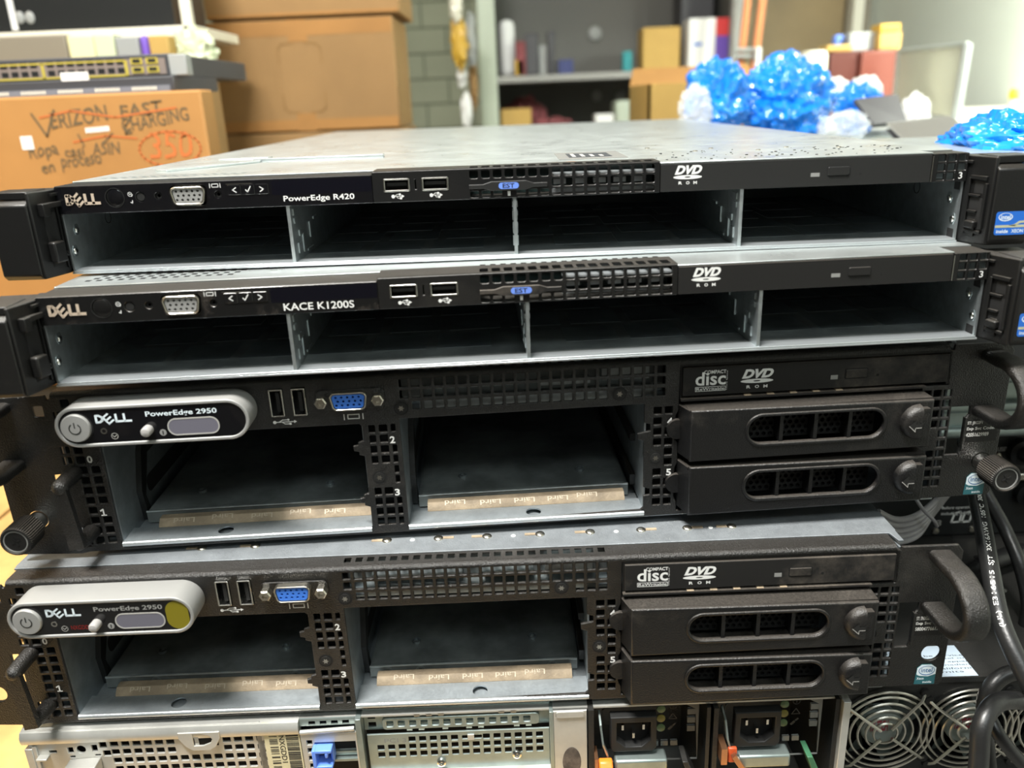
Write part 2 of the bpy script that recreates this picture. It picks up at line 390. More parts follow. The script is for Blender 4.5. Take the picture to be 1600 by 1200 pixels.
# ------------------------------------------------------------------ the slim servers with four empty bays
def rack_latch(parent, side, dm, sticker):
    """side -1 left, +1 right; mirrored about the chassis"""
    X = (lambda x: -x) if side < 0 else (lambda x: 434+x)
    def bx(mb, x0, x1, y0, y1, z0, z1):
        a, b = sorted((X(x0), X(x1))); mb.box(a, b, y0, y1, z0, z1)
    root = MB()
    # latch body: side cheek slanting forward and handle block
    ck = [(0.3, 2), (5, -15), (6.5, -15), (6.5, 16), (0.3, 16)]
    cheek = [(X(a), b) for a, b in ck]
    if side > 0: pass
    root.prism(cheek, 'z', 0.8, 41.0)
    bx(root, 6.5, 24, -3, 16, 1.5, 40.5)
    lt = root.build('rack_latch', dm, parent, bevel=0.5)
    b = MB()
    prof = [(-2, 0.5), (-14, 0.5), (-16.5, 3), (-16.5, 35.5), (-14, 37.5), (-2, 37.5)]
    a0, a1 = sorted((X(6), X(24.2)))
    b.prism(prof, 'x', a0, a1)
    b.build('latch_handle', dm, lt, bevel=0.7)
    b = MB(); bx(b, 6, 24, -13.5, 3, 38.0, 41.4); b.build('latch_cap', dm, lt, bevel=0.4)
    # details on the slanted cheek
    def P(t, off=0.0):   # t 0..1 from chassis to front edge, off out of the surface
        return (0.3+4.7*t-off*0.96, 2-17*t-off*0.26)
    def rail(mb, t0, t1, z0, z1, off):
        q = [P(t0), P(t1), P(t1, off), P(t0, off)]
        mb.prism([(X(a), b_) for a, b_ in q], 'z', z0, z1)
    if side < 0:
        t = MB(); rail(t, 0.0, 0.72, 33.0, 35.5, 2.4); rail(t, 0.55, 0.78, 29.5, 35.5, 3.6); t.build('latch_pin', dm, lt, bevel=0.4)
        t = MB(); rail(t, 0.32, 0.72, 7.5, 17.5, 4.2); rail(t, 0.15, 0.34, 9.5, 12.0, 2.6); t.build('release_button', dm, lt, bevel=0.9)
        t = MB(); rail(t, 0.16, 0.20, 4, 33, 0.9); rail(t, 0.05, 0.09, 3, 28, 0.9); rail(t, 0.0, 0.3, 38.2, 39.4, 1.4); t.build('latch_rib', dm, lt)
        t = MB(); rail(t, 0.24, 0.64, 5.5, 31.0, 0.12); t.build('latch_recess', 'hole', lt)
    else:
        t = MB()
        rail(t, 0.24, 0.30, 5, 31, 1.2); rail(t, 0.80, 0.88, 8, 29, 1.4); rail(t, 0.30, 0.84, 30.5, 32.2, 1.4); rail(t, 0.30, 0.84, 5.6, 7.0, 1.2)
        rail(t, 0.40, 0.62, 4, 12, 0.8); rail(t, 0.28, 0.66, 22.5, 23.6, 1.2); rail(t, 0.32, 0.62, 15.2, 16.2, 1.4); rail(t, 0.0, 0.28, 37.6, 38.8, 1.2)
        t.build('latch_rib', dm, lt, bevel=0.2)
        t = MB(); rail(t, 0.36, 0.70, 8.0, 11.5, 3.0); t.build('release_button', dm, lt, bevel=0.7)
        t = MB(); rail(t, 0.32, 0.78, 7.5, 22, 0.12); rail(t, 0.42, 0.72, 24, 29.5, 0.12); t.build('latch_recess', 'hole', lt)
    if sticker:
        v = -16.6; u0, u1, w0, w1 = 441.8, 456.5, 5.6, 16.4
        s = MB(); s.plate(rect(u0, u1, w0, w1, 1.2), [], v-0.12, v); st = s.build('chip_sticker', 'bluesticker', lt)
        s = MB(); s.plate(rect(u0+0.1, u1-0.1, w0+3.4, w0+4.6, 0.2), [], v-0.16, v-0.13)
        s.plate([(u0+6, w0+4.4), (u0+9, w0+4.9), (u0+11, w0+6.3), (u1-.1, w0+6.6), (u1-.1, w0+5.6), (u0+11.4, w0+5.3), (u0+9, w0+4)], [], v-0.16, v-0.13)
        s.build('sticker_stripe', mat('khaki_stripe', (0.42, 0.42, 0.28), 0.4), st)
        s = MB(); o_ = circ(0, 0, 1, 30)
        s.plate([(u0+4.4+a*3.3, w0+8.3+b*1.9) for a, b in o_], [[(u0+4.4+a*2.9, w0+8.4+b*1.6) for a, b in o_]], v-0.16, v-0.13)
        text_on(s, 'intel', u0+2.2, u0+6.7, w0+7.2, w0+9.4, v-0.16, 0.02); text_on(s, 'inside', u0+1.0, u0+6.5, w0+0.9, w0+2.6, v-0.16, 0.02)
        text_on(s, 'XEON', u0+8.0, u0+13.5, w0+0.9, w0+2.6, v-0.16, 0.02)
        s.build('sticker_print', 'icepale', st)
    return lt

def slim_server(loc, rot, label, model, dusty):
    g = 'gloss_dusty' if dusty else 'gloss'; pl = 'plastic_dusty' if dusty else 'plastic'
    root = empty('rack_server', loc, rot); tag(root, label, 'server', 'stacked rack servers')
    # tray: floor sheet, side walls, rear wall
    c = MB(); c.box(0, 434, 0, 680, 0, 1.0); c.box(0, 0.9, 1, 680, 1, 42); c.box(433.1, 434, 1, 680, 1, 42); c.box(0, 434, 679, 680, 1, 42)
    c.box(0.9, 433.1, 16, 200, 29.2, 30.0)
    e = MB(); e.box(0.9, 433.1, -0.4, 9, 1.0, 1.9); e.box(0, 434, -0.4, 0.2, 0, 1.0); e.build('tray_lip', 'lip', root, bevel=0.25)
    c.build('chassis', 'zinc', root)
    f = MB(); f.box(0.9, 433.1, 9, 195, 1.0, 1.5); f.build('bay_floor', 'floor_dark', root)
    # thin flat tiles put on the floor in place of its square reflections
    f = MB()
    for i in range(13):
        for j in range(5):
            u = 12+i*32.5+(6 if j % 2 else 0)
            if abs(((u+14) % 109.3)) < 3: continue
            f.box(u, u+27, 26+j*33, 26+j*33+27, 1.5, 1.62)
    f.build('reflection_tiles', 'zinc_dark', root)
    b = MB(); b.plate(rect(1, 433, 1.6, 29.2), [rect(12+k*26.5, 12+k*26.5+16, 16, 27) for k in range(16)], 188, 190); b.build('backplane', 'fr4', root)
    b = MB()
    for k in range(4): b.box(30+k*109, 55+k*109, 182, 188, 8, 12)
    b.build('drive_connector', 'hole', root)
    for u in (109.6, 218.8, 327.8):
        d = MB(); d.box(u-0.8, u+0.8, 0.4, 180, 0.6, 29.2); dv = d.build('bay_divider', 'zinc', root)
        for s_ in (-1, 1):
            t = MB()
            for v0, w0, dv_, dw in ((5, 24, 9, 3), (5, 20, 4, 2.5), (18, 4, 3, 9), (26, 3, 12, 1.2), (8, 5, 6, 5), (12, 13, 5, 3), (34, 9, 2, 8), (44, 17, 8, 1.4)):
                t.box(*sorted((u+s_*0.8, u+s_*1.35)), v0, v0+dv_, w0, w0+dw)
            t.build('guide_tab', 'zinc', dv)
    for (u, s_) in ((0.9, 1), (433.1, -1)):
        for v, w in ((10, 20.3), (5, 10.6)):
            rv = rivet(root, (u+s_*0.2, v, w), 'x', 1.7)
            h = MB()
            hx = [(v+2.7*cos(a*pi/3), w+0.2+3.1*sin(a*pi/3)) for a in range(6)]
            h.prism(hx, 'x', *sorted((u, u+s_*0.15))); h.build('rivet_seat', 'zinc_dark', rv)
        h = MB(); h.ring((u, 44, 22), 'x', 3.0, 3.3, s_*0.2); h.build('wall_hole', 'hole', root)
    for w0, w1, v0, v1 in ((24.8, 29.0, 2, 7), (1.9, 6, 2.5, 8)):
        h = MB(); h.box(432.9, 433.1, v0, v1, w0, w1); h.build('square_cutout', 'hole', root)
    # top cover
    lidp = [(0, 18), (288.3, 18), (288.3, 0.6), (417.4, 0.6), (417.4, 15), (434, 15), (434, 680), (0, 680)]
    l = MB(); l.prism(lidp, 'z', 42.1, 42.9); l.box(-0.5, 0.4, 18, 680, 36, 42.9); l.box(433.6, 434.5, 18, 680, 36, 42.9)
    lid = l.build('top_cover', 'lid', root, bevel=0.25)
    if not dusty:
        l = MB()
        l.prism([(22, 64), (30, 60), (66, 112), (64, 122)], 'z', 42.9, 44.2)
        l.box(60, 140, 118, 122.5, 42.9, 45.0); l.box(28, 60, 150, 162, 42.9, 43.8)
        l.build('cover_latch', 'lid', lid, bevel=0.4)
        s = MB(); s.prism([(243, 41), (279, 41), (279, 96), (243, 96)], 'z', 42.92, 43.1); s.build('service_label', mat('grey_label_film', (0.16, 0.16, 0.15), 0.9, spec=0.1), lid)
        s = MB(); s.prism([(249, 52), (272, 52), (272, 84), (249, 84)], 'z', 43.1, 43.2); s.build('label_diagram', mat('dark_diagram_print', (0.05, 0.053, 0.056), 0.9, spec=0.1), lid)
        s = MB()
        for q in range(4): s.box(251+q*5, 253+q*5, 56, 80-4*q, 43.2, 43.3)
        s.build('label_lines', 'grey_print', lid)
        s = MB()
        for (a, b_) in ((320, 70), (333, 88), (352, 60), (372, 75), (395, 58), (300, 110)): s.cone((a, b_, 42.9), 'z', 1.6, 1.0, 0.5, 12)
        s.build('cover_rivet', 'nickel', lid, smooth=True)
        s = MB(); rr = random.Random(21)
        for q in range(90):
            a, b_, h = rr.uniform(290, 420), rr.uniform(8, 70), rr.uniform(0.25, 0.8)
            s.box(a, a+h*1.6, b_, b_+h, 42.9, 42.9+h*0.5)
        dd = s.build('dust_specks', 'matte_dusty', lid); dd['kind'] = 'stuff'
        s = MB()
        for (a, b_, r_) in ((240, 24, 3), (248, 26, 2.2), (254, 22, 1.5), (262, 24, 1.2), (232, 23, 1.0)): s.ball((a, b_, 42.9), r_, (1.6, 1, 0.06), 10, 6)
        s.build('rust_stain', mat('rust', (0.42, 0.17, 0.05), 0.8), lid)
    s = MB()
    for r_ in range(3 if dusty else 2):
        for q in range(14): s.box(9+q*5.2+r_*2, 11.6+q*5.2+r_*2, 28+r_*5, 31+r_*5, 42.9, 42.95)
    s.build('cover_perforation', 'hole' if dusty else 'zinc_dark', lid)
    s = MB()
    for q in range(18): s.box(198+q*4.9, 200.6+q*4.9, 21.5, 23.6, 42.9, 42.95)
    s.build('cover_slot_row', 'hole', lid)
    # glossy left panel
    p = MB()
    vg = d_outline(54.2, 72.0, 31.0, 40.6)
    p.plate(rect(-0.6, 151.1, 29.1, 42.0, 0.4, 2), [circ(27.7, 36.0, 4.6, 28), circ(40.0, 36.0, 2.3, 18), vg, circ(48.6, 36.2, 1.7, 14), circ(77.2, 35.8, 1.7, 14)], 0, 1.6, 0.15)
    p.box(-0.6, 151.1, 1.6, 16, 29.1, 29.9); p.box(-0.6, 151.1, 8, 9, 29.9, 41)
    fp = p.build('control_panel', g, root)
    b = MB(); b.box(-0.6, 151.1, 0.3, 18, 41.4, 42.2); b.build('panel_top', 'plastic_dusty' if dusty else 'matte', fp, bevel=0.3)
    b = MB(); b.lathe([(4.3, 1.5), (4.2, 0.25), (3.7, -0.1), (1.0, -0.15)], 'y', (27.7, 0, 36.0)); pb = b.build('power_button', g, fp, smooth=True)
    b = MB(); b.ring((27.7, -0.15, 36.0), 'y', 4.35, 4.65, 0.3); b.build('button_rim', 'matte', pb)
    b = MB(); b.cone((40.0, 0.4, 36.0), 'y', 1.9, 1.9, 1.5, 18); b.build('id_button', 'matte', fp)
    for u, w in ((48.6, 36.2), (77.2, 35.8)):
        b = MB(); b.ring((u, 0.9, w), 'y', 0.8, 1.5, 1.0, 16); b.build('jack_nut', 'matte', fp)
    vga(fp, 54.9, 71.4, 31.6, 40.0, 2.5, blue=False)
    b = MB(); monitor_symbol(b, 73.8, 78.8, 39.0, 40.9, -0.05, 0.3); b.build('monitor_symbol', 'white', fp); b = MB()
    stroke(b, [(36.0, 36.4), (36.4, 37.3)], 0.25, -0.05); stroke(b, circ(35.2, 37.4, 0.95, 14), 0.25, -0.05, True)
    stroke(b, [(34.8, 37.8), (35.2, 37.1), (35.7, 37.7)], 0.22, -0.05); stroke(b, [(35.0, 33.6), (35.8, 33.2), (35.9, 34.4)], 0.3, -0.05)
    b.build('panel_symbols', 'white', fp)
    for i in range(3):
        u0 = 82.2+i*6.6; b = MB(); b.plate(rect(u0, u0+6.2, 35.3, 40.0, 0.5, 2), [], -0.35, 0.1, 0.12); nb = b.build('menu_button', g, fp)
        s = MB(); uc, wc = u0+3.1, 37.6
        if i == 0: stroke(s, [(uc+0.9, wc+1.1), (uc-0.8, wc), (uc+0.9, wc-1.1)], 0.4, -0.42)
        if i == 1: stroke(s, [(uc-1.1, wc-0.1), (uc-0.3, wc-1.1), (uc+1.3, wc+1.4)], 0.45, -0.42)
        if i == 2: stroke(s, [(uc-0.9, wc+1.1), (uc+0.8, wc), (uc-0.9, wc-1.1)], 0.4, -0.42)
        s.build('button_print', 'white', nb)
    s = MB(); s.box(81.6, 94.0, -0.12, 0, 40.3, 40.55); s.build('button_frame_edge', 'chrome', fp)
    lg = MB(); logo_geo(lg, 4.2, 20.6, 33.3, 38.3, -0.35, 0.27)
    lg.v = [(x, y+0.0, z) for x, y, z in lg.v]; lg.build('maker_logo', 'goldprint', fp)
    text(model, 108.2, 142.2 if 'R' in model else 140.0, 30.6, 34.0, -0.05, 'white', fp, bold=0.012)
    s = MB(); s.plate(rect(103.0, 150.8, 34.6, 41.3, 0.3, 2), [], -0.02, 0.1); s.build('display_window', mat('dark_display_window', (0.003, 0.003, 0.006), 0.08), fp)
    # vent panel with usb ports
    holes = []
    for i in range(16):
        u = 198.6+i*5.6
        holes.append(rect(u-1.0, u+3.2, 38.7, 42.5, 0.9, 3))
        if i != 3: holes.append(rect(u-1.0, u+3.2, 29.9, 32.9, 0.6, 2))
        if i >= 7: holes.append(rect(u-1.0, u+3.2, 33.9, 37.7, 0.7, 2))
    for u0, u1 in ((156.4, 169.1), (174.7, 187.6)): holes.append(rect(u0, u1, 33.9, 40.1, 0.6, 2))
    holes.append(rect(171.5, 172.1, 34.8, 39.4))
    p = MB(); p.plate(rect(151.3, 288.2, 29.1, 43.4, 0.4, 2), holes, -0.2, 1.6, 0.22)
    vp = p
    th = []
    for i in range(16): th.append(rect(197.6+i*5.6, 201.6+i*5.6, 2.5, 10.5, 0.8, 2))
    q = MB(); q.plate(rect(151.3, 288.2, 0.8, 18), th, -43.6, -42.6)
    vp.add([(x, z, -y) for x, y, z in q.v], q.f)
    vp.box(151.3, 288.2, 1.6, 16, 29.1, 29.8)
    vpo = vp.build('vent_panel', pl, root)
    for u0, u1 in ((156.4, 169.1), (174.7, 187.6)):
        m = MB(); m.plate(rect(u0+0.15, u1-0.15, 34.0, 40.0, 0.5, 2), [rect(u0+0.8, u1-0.8, 34.7, 39.4, 0.3, 2)], -0.45, 8, 0.1); us = m.build('usb_port', 'chrome', vpo)
        m = MB(); m.box(u0+0.7, u1-0.7, 6, 7, 34.6, 39.5); m.build('port_back', 'hole', us)
        m = MB(); m.box(u0+1.6, u1-1.6, 0.8, 6, 36.7, 38.2); m.build('port_tongue', 'matte', us)
        m = MB(); usb_symbol(m, u0+3.6, u0+9.8, 30.5, 33.1, -0.3, 0.25); m.build('usb_symbol', 'white', vpo)
    text('1', 215.6, 216.9, 30.2, 32.4, -0.3, 'white', vpo, bold=0.01)
    s = MB(); s.box(197, 287, 15, 16, 30, 42); s.build('shield_face', 'fr4', root)
    s = MB(); s.box(236, 287, 5, 14, 38.6, 39.4); s.box(236, 287, 9, 14, 30, 31.6)
    for q in range(5): s.box(238+q*9.7, 244+q*9.7, 8, 13.5, 34, 36.5)
    s.build('inner_shield', 'lip', root)  # bright bars added for the glints of light inside the vents
    # pull tag
    t = MB()
    t.plate([(208, 32.9), (224.5, 32.9), (228, 34.0), (234.6, 34.0), (234.6, 36.0), (228, 36.0), (224.5, 37.2), (208, 37.2), (204, 36.0), (197.3, 36.0), (197.3, 34.0), (204, 34.0)], [], -1.6, -0.4, 0.25)
    tg = t.build('pull_tag', 'matte_dusty' if dusty else 'matte', root)
    t = MB(); t.plate(rect(211.4, 221.0, 33.6, 36.5, 1.4, 6), [], -1.72, -1.6); tb = t.build('tag_patch', 'tagblue', tg)
    text('EST', 213.3, 219.0, 34.0, 36.1, -1.75, 'hole', tb, bold=0.02)
    # optical drive
    dm = 'matte_dusty' if dusty else 'matte'
    p = MB(); p.plate(rect(288.6, 417.0, 29.2, 42.0, 0.3, 2), [], 0, 3, 0.15); p.box(289, 417, 3, 130, 30.1, 41.8); od = p.build('optical_drive', dm, root)
    m = MB(); m.plate(rect(367.6, 378.7, 33.7, 38.4, 0.8, 3), [], -0.1, 0.3); m.build('button_gap', 'hole', od)
    m = MB(); m.plate(rect(368.0, 378.3, 34.1, 38.0, 0.6, 3), [], -0.6, 0.3, 0.2); m.build('eject_button', dm, od)
    m = MB(); m.plate(rect(360.0, 364.2, 33.7, 35.5), [], -0.05, 0.1); m.build('drive_light', 'silver', od)
    m = MB(); m.plate(circ(383.6, 34.3, 0.65, 12), [], -0.05, 0.1); m.build('eject_pinhole', 'hole', od)
    m = MB(); disc_logo_geo(m, 294.6, 32.4, 308.2, 41.2, -0.06); m.build('disc_logo', 'white', od)
    # right corner grille
    holes = [rect(420.0+i*4.9, 423.6+i*4.9, 29.9+j*4.3, 33.2+j*4.3, 0.2, 1) for i in range(3) for j in range(3) if not (i == 2 and j == 0)]
    p = MB(); p.plate(rect(417.6, 434.4, 29.1, 42.2, 0.3, 2), holes, -0.1, 1.4, 0.2); p.box(417.6, 434.4, 1.4, 15, 41.5, 42.2); p.box(417.6, 418.4, 1.4, 15, 29.1, 41.5)
    p.box(433.6, 434.4, 1.4, 15, 29.1, 41.5)
    cg = p.build('corner_grille', pl, root)
    text('3', 430.4, 432.2, 30.3, 33.4, -0.2, 'white', cg, bold=0.01)
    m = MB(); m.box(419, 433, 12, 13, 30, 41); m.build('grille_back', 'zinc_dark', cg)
    s = MB(); s.box(417.2, 417.6, -0.3, 0.5, 29.4, 41.2); s.build('grille_edge', 'chrome', cg)
    rack_latch(root, -1, pl, False); rack_latch(root, 1, pl, True)
    return root

# ------------------------------------------------------------------ the two taller servers with six drive bays
def grid_cols(u0, cols, tops, pitch, cw, ch, skip=()):
    out = []
    for j, t in enumerate(tops):
        for i in cols:
            if (i, j) in skip: continue
            out.append(rect(u0+i*pitch, u0+i*pitch+cw, t-ch, t, 0.35, 1))
    return out
def drive_carrier(parent, w0, w1, label=None):
    v = -11.5
    wc = (w0+w1)/2+1.7
    body = [(308.8, w0), (430.0, w0+1.0), (430.0, w1-1.2), (308.8, w1)]
    m = MB(); m.plate(body, [rect(337.5, 405.5, wc-7.2, wc+7.2, 7.0, 10)], v, v+3.0, 1.1, 2)
    m.box(308.4, 430, v+2, 3, w1-2.2, w1-0.6); m.box(308.4, 430, v+2, 3, w0+0.8, w0+2)
    m.prism([(308.9, v+1), (305.6, -0.5), (305.6, 3), (309.8, 3)], 'z', w0+0.6, w1-0.8)
    for k in range(3): 
        u = 354.5+k*17.2; m.box(u-0.9, u+0.9, v+1.2, v+9, wc-7.4, wc+7.4)
    r = m.build('drive_carrier', 'carrier', parent, smooth=True)
    m = MB(); m.ring((0, 0, 0), 'y', 1, 1, 1, 4)
    # raised lip around the slot
    m = MB(); o_ = rect(337.5-1.6, 405.5+1.6, wc-8.8, wc+8.8, 8.6, 10); i_ = rect(337.6, 405.4, wc-7.1, wc+7.1, 6.9, 10)
    m.plate(o_, [i_], v-0.8, v+0.6, 0.7, 2); m.build('slot_rim', 'carrier', r, smooth=True)
    hs = [circ(342+i*3.3+(1.65 if j % 2 else 0), wc-6+j*2.9, 1.15, 8) for i in range(19) for j in range(5)]
    m = MB(); m.plate(rect(338, 405, wc-8, wc+8), hs, v+9.2, v+10.0); g = m.build('air_screen', 'matte', r)
    m = MB(); m.box(338, 405, v+11, v+12, wc-8, wc+8); m.build('screen_back', 'hole', g)
    # release button: a half dome with an arrow
    R = 9.2; cu, cw_ = 422.6, wc
    n = 22; rings = ((1.0, 0.0), (0.97, -2.2), (0.86, -3.9), (0.68, -4.6), (0.3, -4.8))
    vs = []; fs = []
    for q, dv in rings:
        for i in range(n+1):
            a = pi/2+pi*i/n; vs.append((cu+R*q*cos(a), v+dv, cw_+R*q*sin(a)))
    for j in range(len(rings)-1):
        for i in range(n): fs.append((j*(n+1)+i, j*(n+1)+i+1, (j+1)*(n+1)+i+1, (j+1)*(n+1)+i))
    fs.append([(len(rings)-1)*(n+1)+i for i in range(n+1)])
    m = MB(); m.add(vs, fs)
    fl = [(cu+R*q*0.0, v+dv, cw_+R*q) for q, dv in rings]+[(cu, v+dv, cw_-R*q) for q, dv in reversed(rings)]
    m.add([(x+0.0, y, z) for x, y, z in fl], [list(range(len(fl)))])
    m.box(cu, 426.5, v-3.2, v+3, cw_-7.6, cw_+7.6)
    bt = m.build('release_button', 'carrier', r, smooth=True)
    m = MB(); y = v-4.95
    m.add([(a, y, b) for a, b in ((415.6, cw_-0.5), (419.2, cw_+2.6), (419.2, cw_+0.6), (422.2, cw_+0.6), (422.2, cw_-1.8), (419.2, cw_-1.8), (419.2, cw_-3.9))], [list(range(7))])
    m.build('button_arrow', 'matte', bt)
    m = MB(); m.add([(a, y-0.02, b) for a, b in ((419.2, cw_-1.8), (419.2, cw_-3.9), (415.6, cw_-0.5), (415.9, cw_-0.3), (418.9, cw_-3.1), (418.9, cw_-1.6))], [list(range(6))])
    m.add([(a, y-0.02, b) for a, b in ((419.2, cw_-1.8), (422.2, cw_-1.8), (422.2, cw_-1.4), (419.2, cw_-1.4))], [(0, 1, 2, 3)])
    m.build('arrow_edge', 'grey_print', bt)
    m = MB(); m.cone((304.6, -1.6, wc-1.5), 'y', 5.2, 5.4, 2.0, 28); m.build('carrier_hinge', 'carrier', r, smooth=True)
    return r
def strap_handle(name, parent, u, wlo, whi, out, width, thick, m):
    path = []; wc = (wlo+whi)/2; R = (whi-wlo)/2
    path.append((u, 1, whi)); path.append((u, -out*0.35, whi-0.2))
    n = 18
    for i in range(n+1):
        a = pi/2-pi*i/n
        path.append((u, -out*0.42-(out*0.58)*cos(a), wc+R*sin(a)))
    path.append((u, -out*0.35, wlo+0.2)); path.append((u, 1, wlo))
    a, b = width/2, thick/2; pr = [(x, z) for x, z in rect(-a, a, -b, b, min(a, b)*0.75, 3)]
    mb = MB(); mb.sweep(path, pr, up=(1, 0, 0)); return mb.build(name, m, parent, smooth=True)
def thumbscrew(parent, u, w):
    m = MB(); m.lathe([(4.6, 1.0), (4.6, -8.0), (4.0, -8.6)], 'y', (u, 0, w), 26); t = m.build('thumbscrew', 'chrome', parent, smooth=True)
    m = MB(); n = 44; vs = []; prof = ((6.3, -7.6), (7.6, -8.8), (7.7, -21.0), (7.0, -22.2), (6.2, -22.4), (5.9, -21.6), (2.0, -21.6))
    for r, k in prof:
        for i in range(n*2):
            a = pi*i/n; rr = r-(0.45 if (i % 2 and r > 7.1) else 0); vs.append((u+rr*cos(a), k, w+rr*sin(a)))
    N_ = n*2; fs = [(j*N_+i, j*N_+(i+1) % N_, (j+1)*N_+(i+1) % N_, (j+1)*N_+i) for j in range(len(prof)-1) for i in range(N_)]
    fs += [list(range(N_))[::-1], [(len(prof)-1)*N_+i for i in range(N_)]]
    m.add(vs, fs); k = m.build('screw_knob', 'matte_dusty', t)
    s = MB(); s.ring((u, -21.9, w), 'y', 5.2, 5.8, 0.4, 30); s.build('knob_rim', 'silver', k)
    s = MB(); s.box(u-2.4, u+2.4, -21.9, -21.7, w-0.45, w+0.45); s.box(u-0.45, u+0.45, -21.9, -21.7, w-2.4, w+2.4)
    s.xf(lambda x, y, z: (u+(x-u)*0.9-(z-w)*0.4, y, w+(z-w)*0.9+(x-u)*0.4)); s.build('cross_recess', 'hole', k)

def tall_server(loc, rot, label, screws, code, first):
    root = empty('rack_server', loc, rot); tag(root, label, 'server', 'stacked rack servers')
    H = 86.4
    # ---------------- chassis shell, bay boxes
    c = MB()
    c.box(-0.5, 444, 2, 700, 0, 1.0); c.box(-0.5, 0.5, 3, 700, 1, 84); c.box(443.5, 444.5, 3, 700, 1, 84); c.box(0, 444, 699, 700, 1, 84)
    # bay walls
    c.box(18.4, 19.4, 1.8, 240, 1, 63.2)
    c.box(146.8, 147.6, 2.5, 240, 4, 63.2); c.box(165.0, 165.9, 1.8, 240, 1, 64); c.box(288.6, 289.4, 2.0, 240, 4, 64)
    c.box(303, 304, 3, 240, 4, 66); c.box(441.8, 442.6, 3, 200, 4, 84)
    c.box(19, 443, 8, 240, 64.6, 65.6)
    # front lips of the bays: flat shelf with a rolled edge
    for u0, u1, hu in ((19.4, 146.8, 70.0), (165.9, 288.6, 231.2)):
        q = MB(); q.plate(rect(u0, u1, 0.4, 15.0), [circ(hu, 6.8, 4.0, 24)], -4.2, -3.4)
        c.add([(x, z, -y) for x, y, z in q.v], q.f)
        e = MB(); e.sweep([(u0, 0.6, 3.0), (u1, 0.6, 3.0)], [(1.5*cos(a*pi/7), 1.5*sin(a*pi/7)) for a in range(14)], up=(0, 0, 1)); e.build('bay_lip', 'lip', root, smooth=True)
    c.build('chassis', 'zinc_dusty', root, smooth=True)
    for u0, u1, hu in ((19.4, 146.8, 70.0), (165.9, 288.6, 231.2)):
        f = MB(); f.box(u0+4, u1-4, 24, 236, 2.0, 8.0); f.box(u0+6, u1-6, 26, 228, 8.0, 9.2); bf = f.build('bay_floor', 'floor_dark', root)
        e = MB(); e.sweep([(u0+4, 24.2, 8.6), (u1-4, 24.2, 8.6)], [(0.6*cos(a*pi/4), 0.6*sin(a*pi/4)) for a in range(8)], up=(0, 0, 1)); e.build('floor_edge', 'zinc', bf, smooth=True)
        for (a, b_) in ((u0+28, 44), (u1-28, 44)):
            e = MB(); e.ring((a, b_, 9.2), 'z', 1.5, 2.4, 1.4, 20); e.build('floor_stud', 'zinc_dark', bf)
        if not first:
            for a in (u0+14, u0+32, u1-18):
                e = MB(); e.ring((a, 23.8, 5.6), 'y', 1.4, 2.6, -0.5, 20); e.build('floor_eyelet', 'zinc_dark', bf)
        gu0, gu1 = (33, 146.6) if u0 < 100 else (175, 281)
        g = MB()
        g.prism([(13.5, 4.3), (14.0, 5.6), (16.5, 8.0), (20.5, 8.2), (22.5, 7.0), (22.5, 4.3)], 'x', gu0, gu1)
        go = g.build('gasket_strip', 'gasket', root, smooth=True)
        g = MB(); rr = random.Random(3 if u0 < 100 else 5)
        for tu in (0.08, 0.25, 0.42, 0.60, 0.78):
            tt, ff = text_geo('Laird', 0.01); x0 = gu0+(gu1-gu0)*tu+rr.uniform(-3, 3); sg = -1
            off = rr.choice((0.4, 1.2))
            g.add([(x0+(11 if sg < 0 else 0)+sg*11*a, 14.0+off*0.8+(1-b_)*1.9, 5.75+off*0.78+(1-b_)*1.85) for a, b_ in tt], ff)
        g.build('gasket_print', 'gasket_print', go)
        # far end of the bay and slots in its walls
        e = MB(); e.box(u0, u1, 236, 238, 2, 64); e.build('backplane', 'hole', root)
        for ww in (40, 18):
            e = MB(); e.plate([(b1, a1) for a1, b1 in []] or rect(40, 120, ww-6, ww+4, 4, 5), [], 0, 0.15)
            e.v = [((u0 if True else 0)+0.1+y, x, z) for x, y, z in e.v]; e.build('wall_slot', 'hole', root)
        e = MB(); e.prism([(28, 2), (34, 2), (30, 16), (40, 34), (50, 58), (34, 40), (26, 20)], 'x', u0+0.05, u0+3.0); e.build('guide_rail', 'plastic', root)
        e = MB(); e.box(u1-3, u1-0.2, 24, 200, 8, 14); e.box(u1-3, u1-0.2, 24, 200, 34, 38); e.build('guide_rail', 'plastic', root)
    # ---------------- black bezel with all its openings
    E_, F_ = 'bezel', None
    holes = []
    tops = (84.2, 78.4, 72.3)
    for i in range(23):
        for j, t in enumerate(tops):
            if (i == 0 and j == 2) or (i in (18, 19) and j == 2): continue
            holes.append(rect(167.2+i*5.78, 171.3+i*5.78, t-4.2, t, 0.35, 1))
    lt = [58.6-5.6*k for k in range(10)]
    for k, t in enumerate(lt):
        for i in range(3):
            if (i == 2 and k in (1, 6)): continue
            if i == 0 and 2 <= k <= 7: continue
            if i == 2 and k == 0: continue
            u = (-0.3, 5.9, 12.1)[i]+k*0.05
            holes.append(rect(u, u+4.2, t-4.0, t, 0.3, 1))
    holes.append(rect(4.9, 8.9, 78.8, 83.0, 0.3, 1)); holes.append(rect(0.4, 4.0, 73.0, 77.0, 0.3, 1))
    holes.append(rect(-8.8, -4.0, 75.0, 80.3, 0.3, 1))
    holes.append(rect(-6.8, -2.6, 38.0, 44.0, 0.4, 1)); holes.append(rect(-6.0, -2.8, 26.0, 32.0, 0.4, 1)); holes.append(rect(-1.2, 3.6, 3.0, 6.2, 0.3, 1))
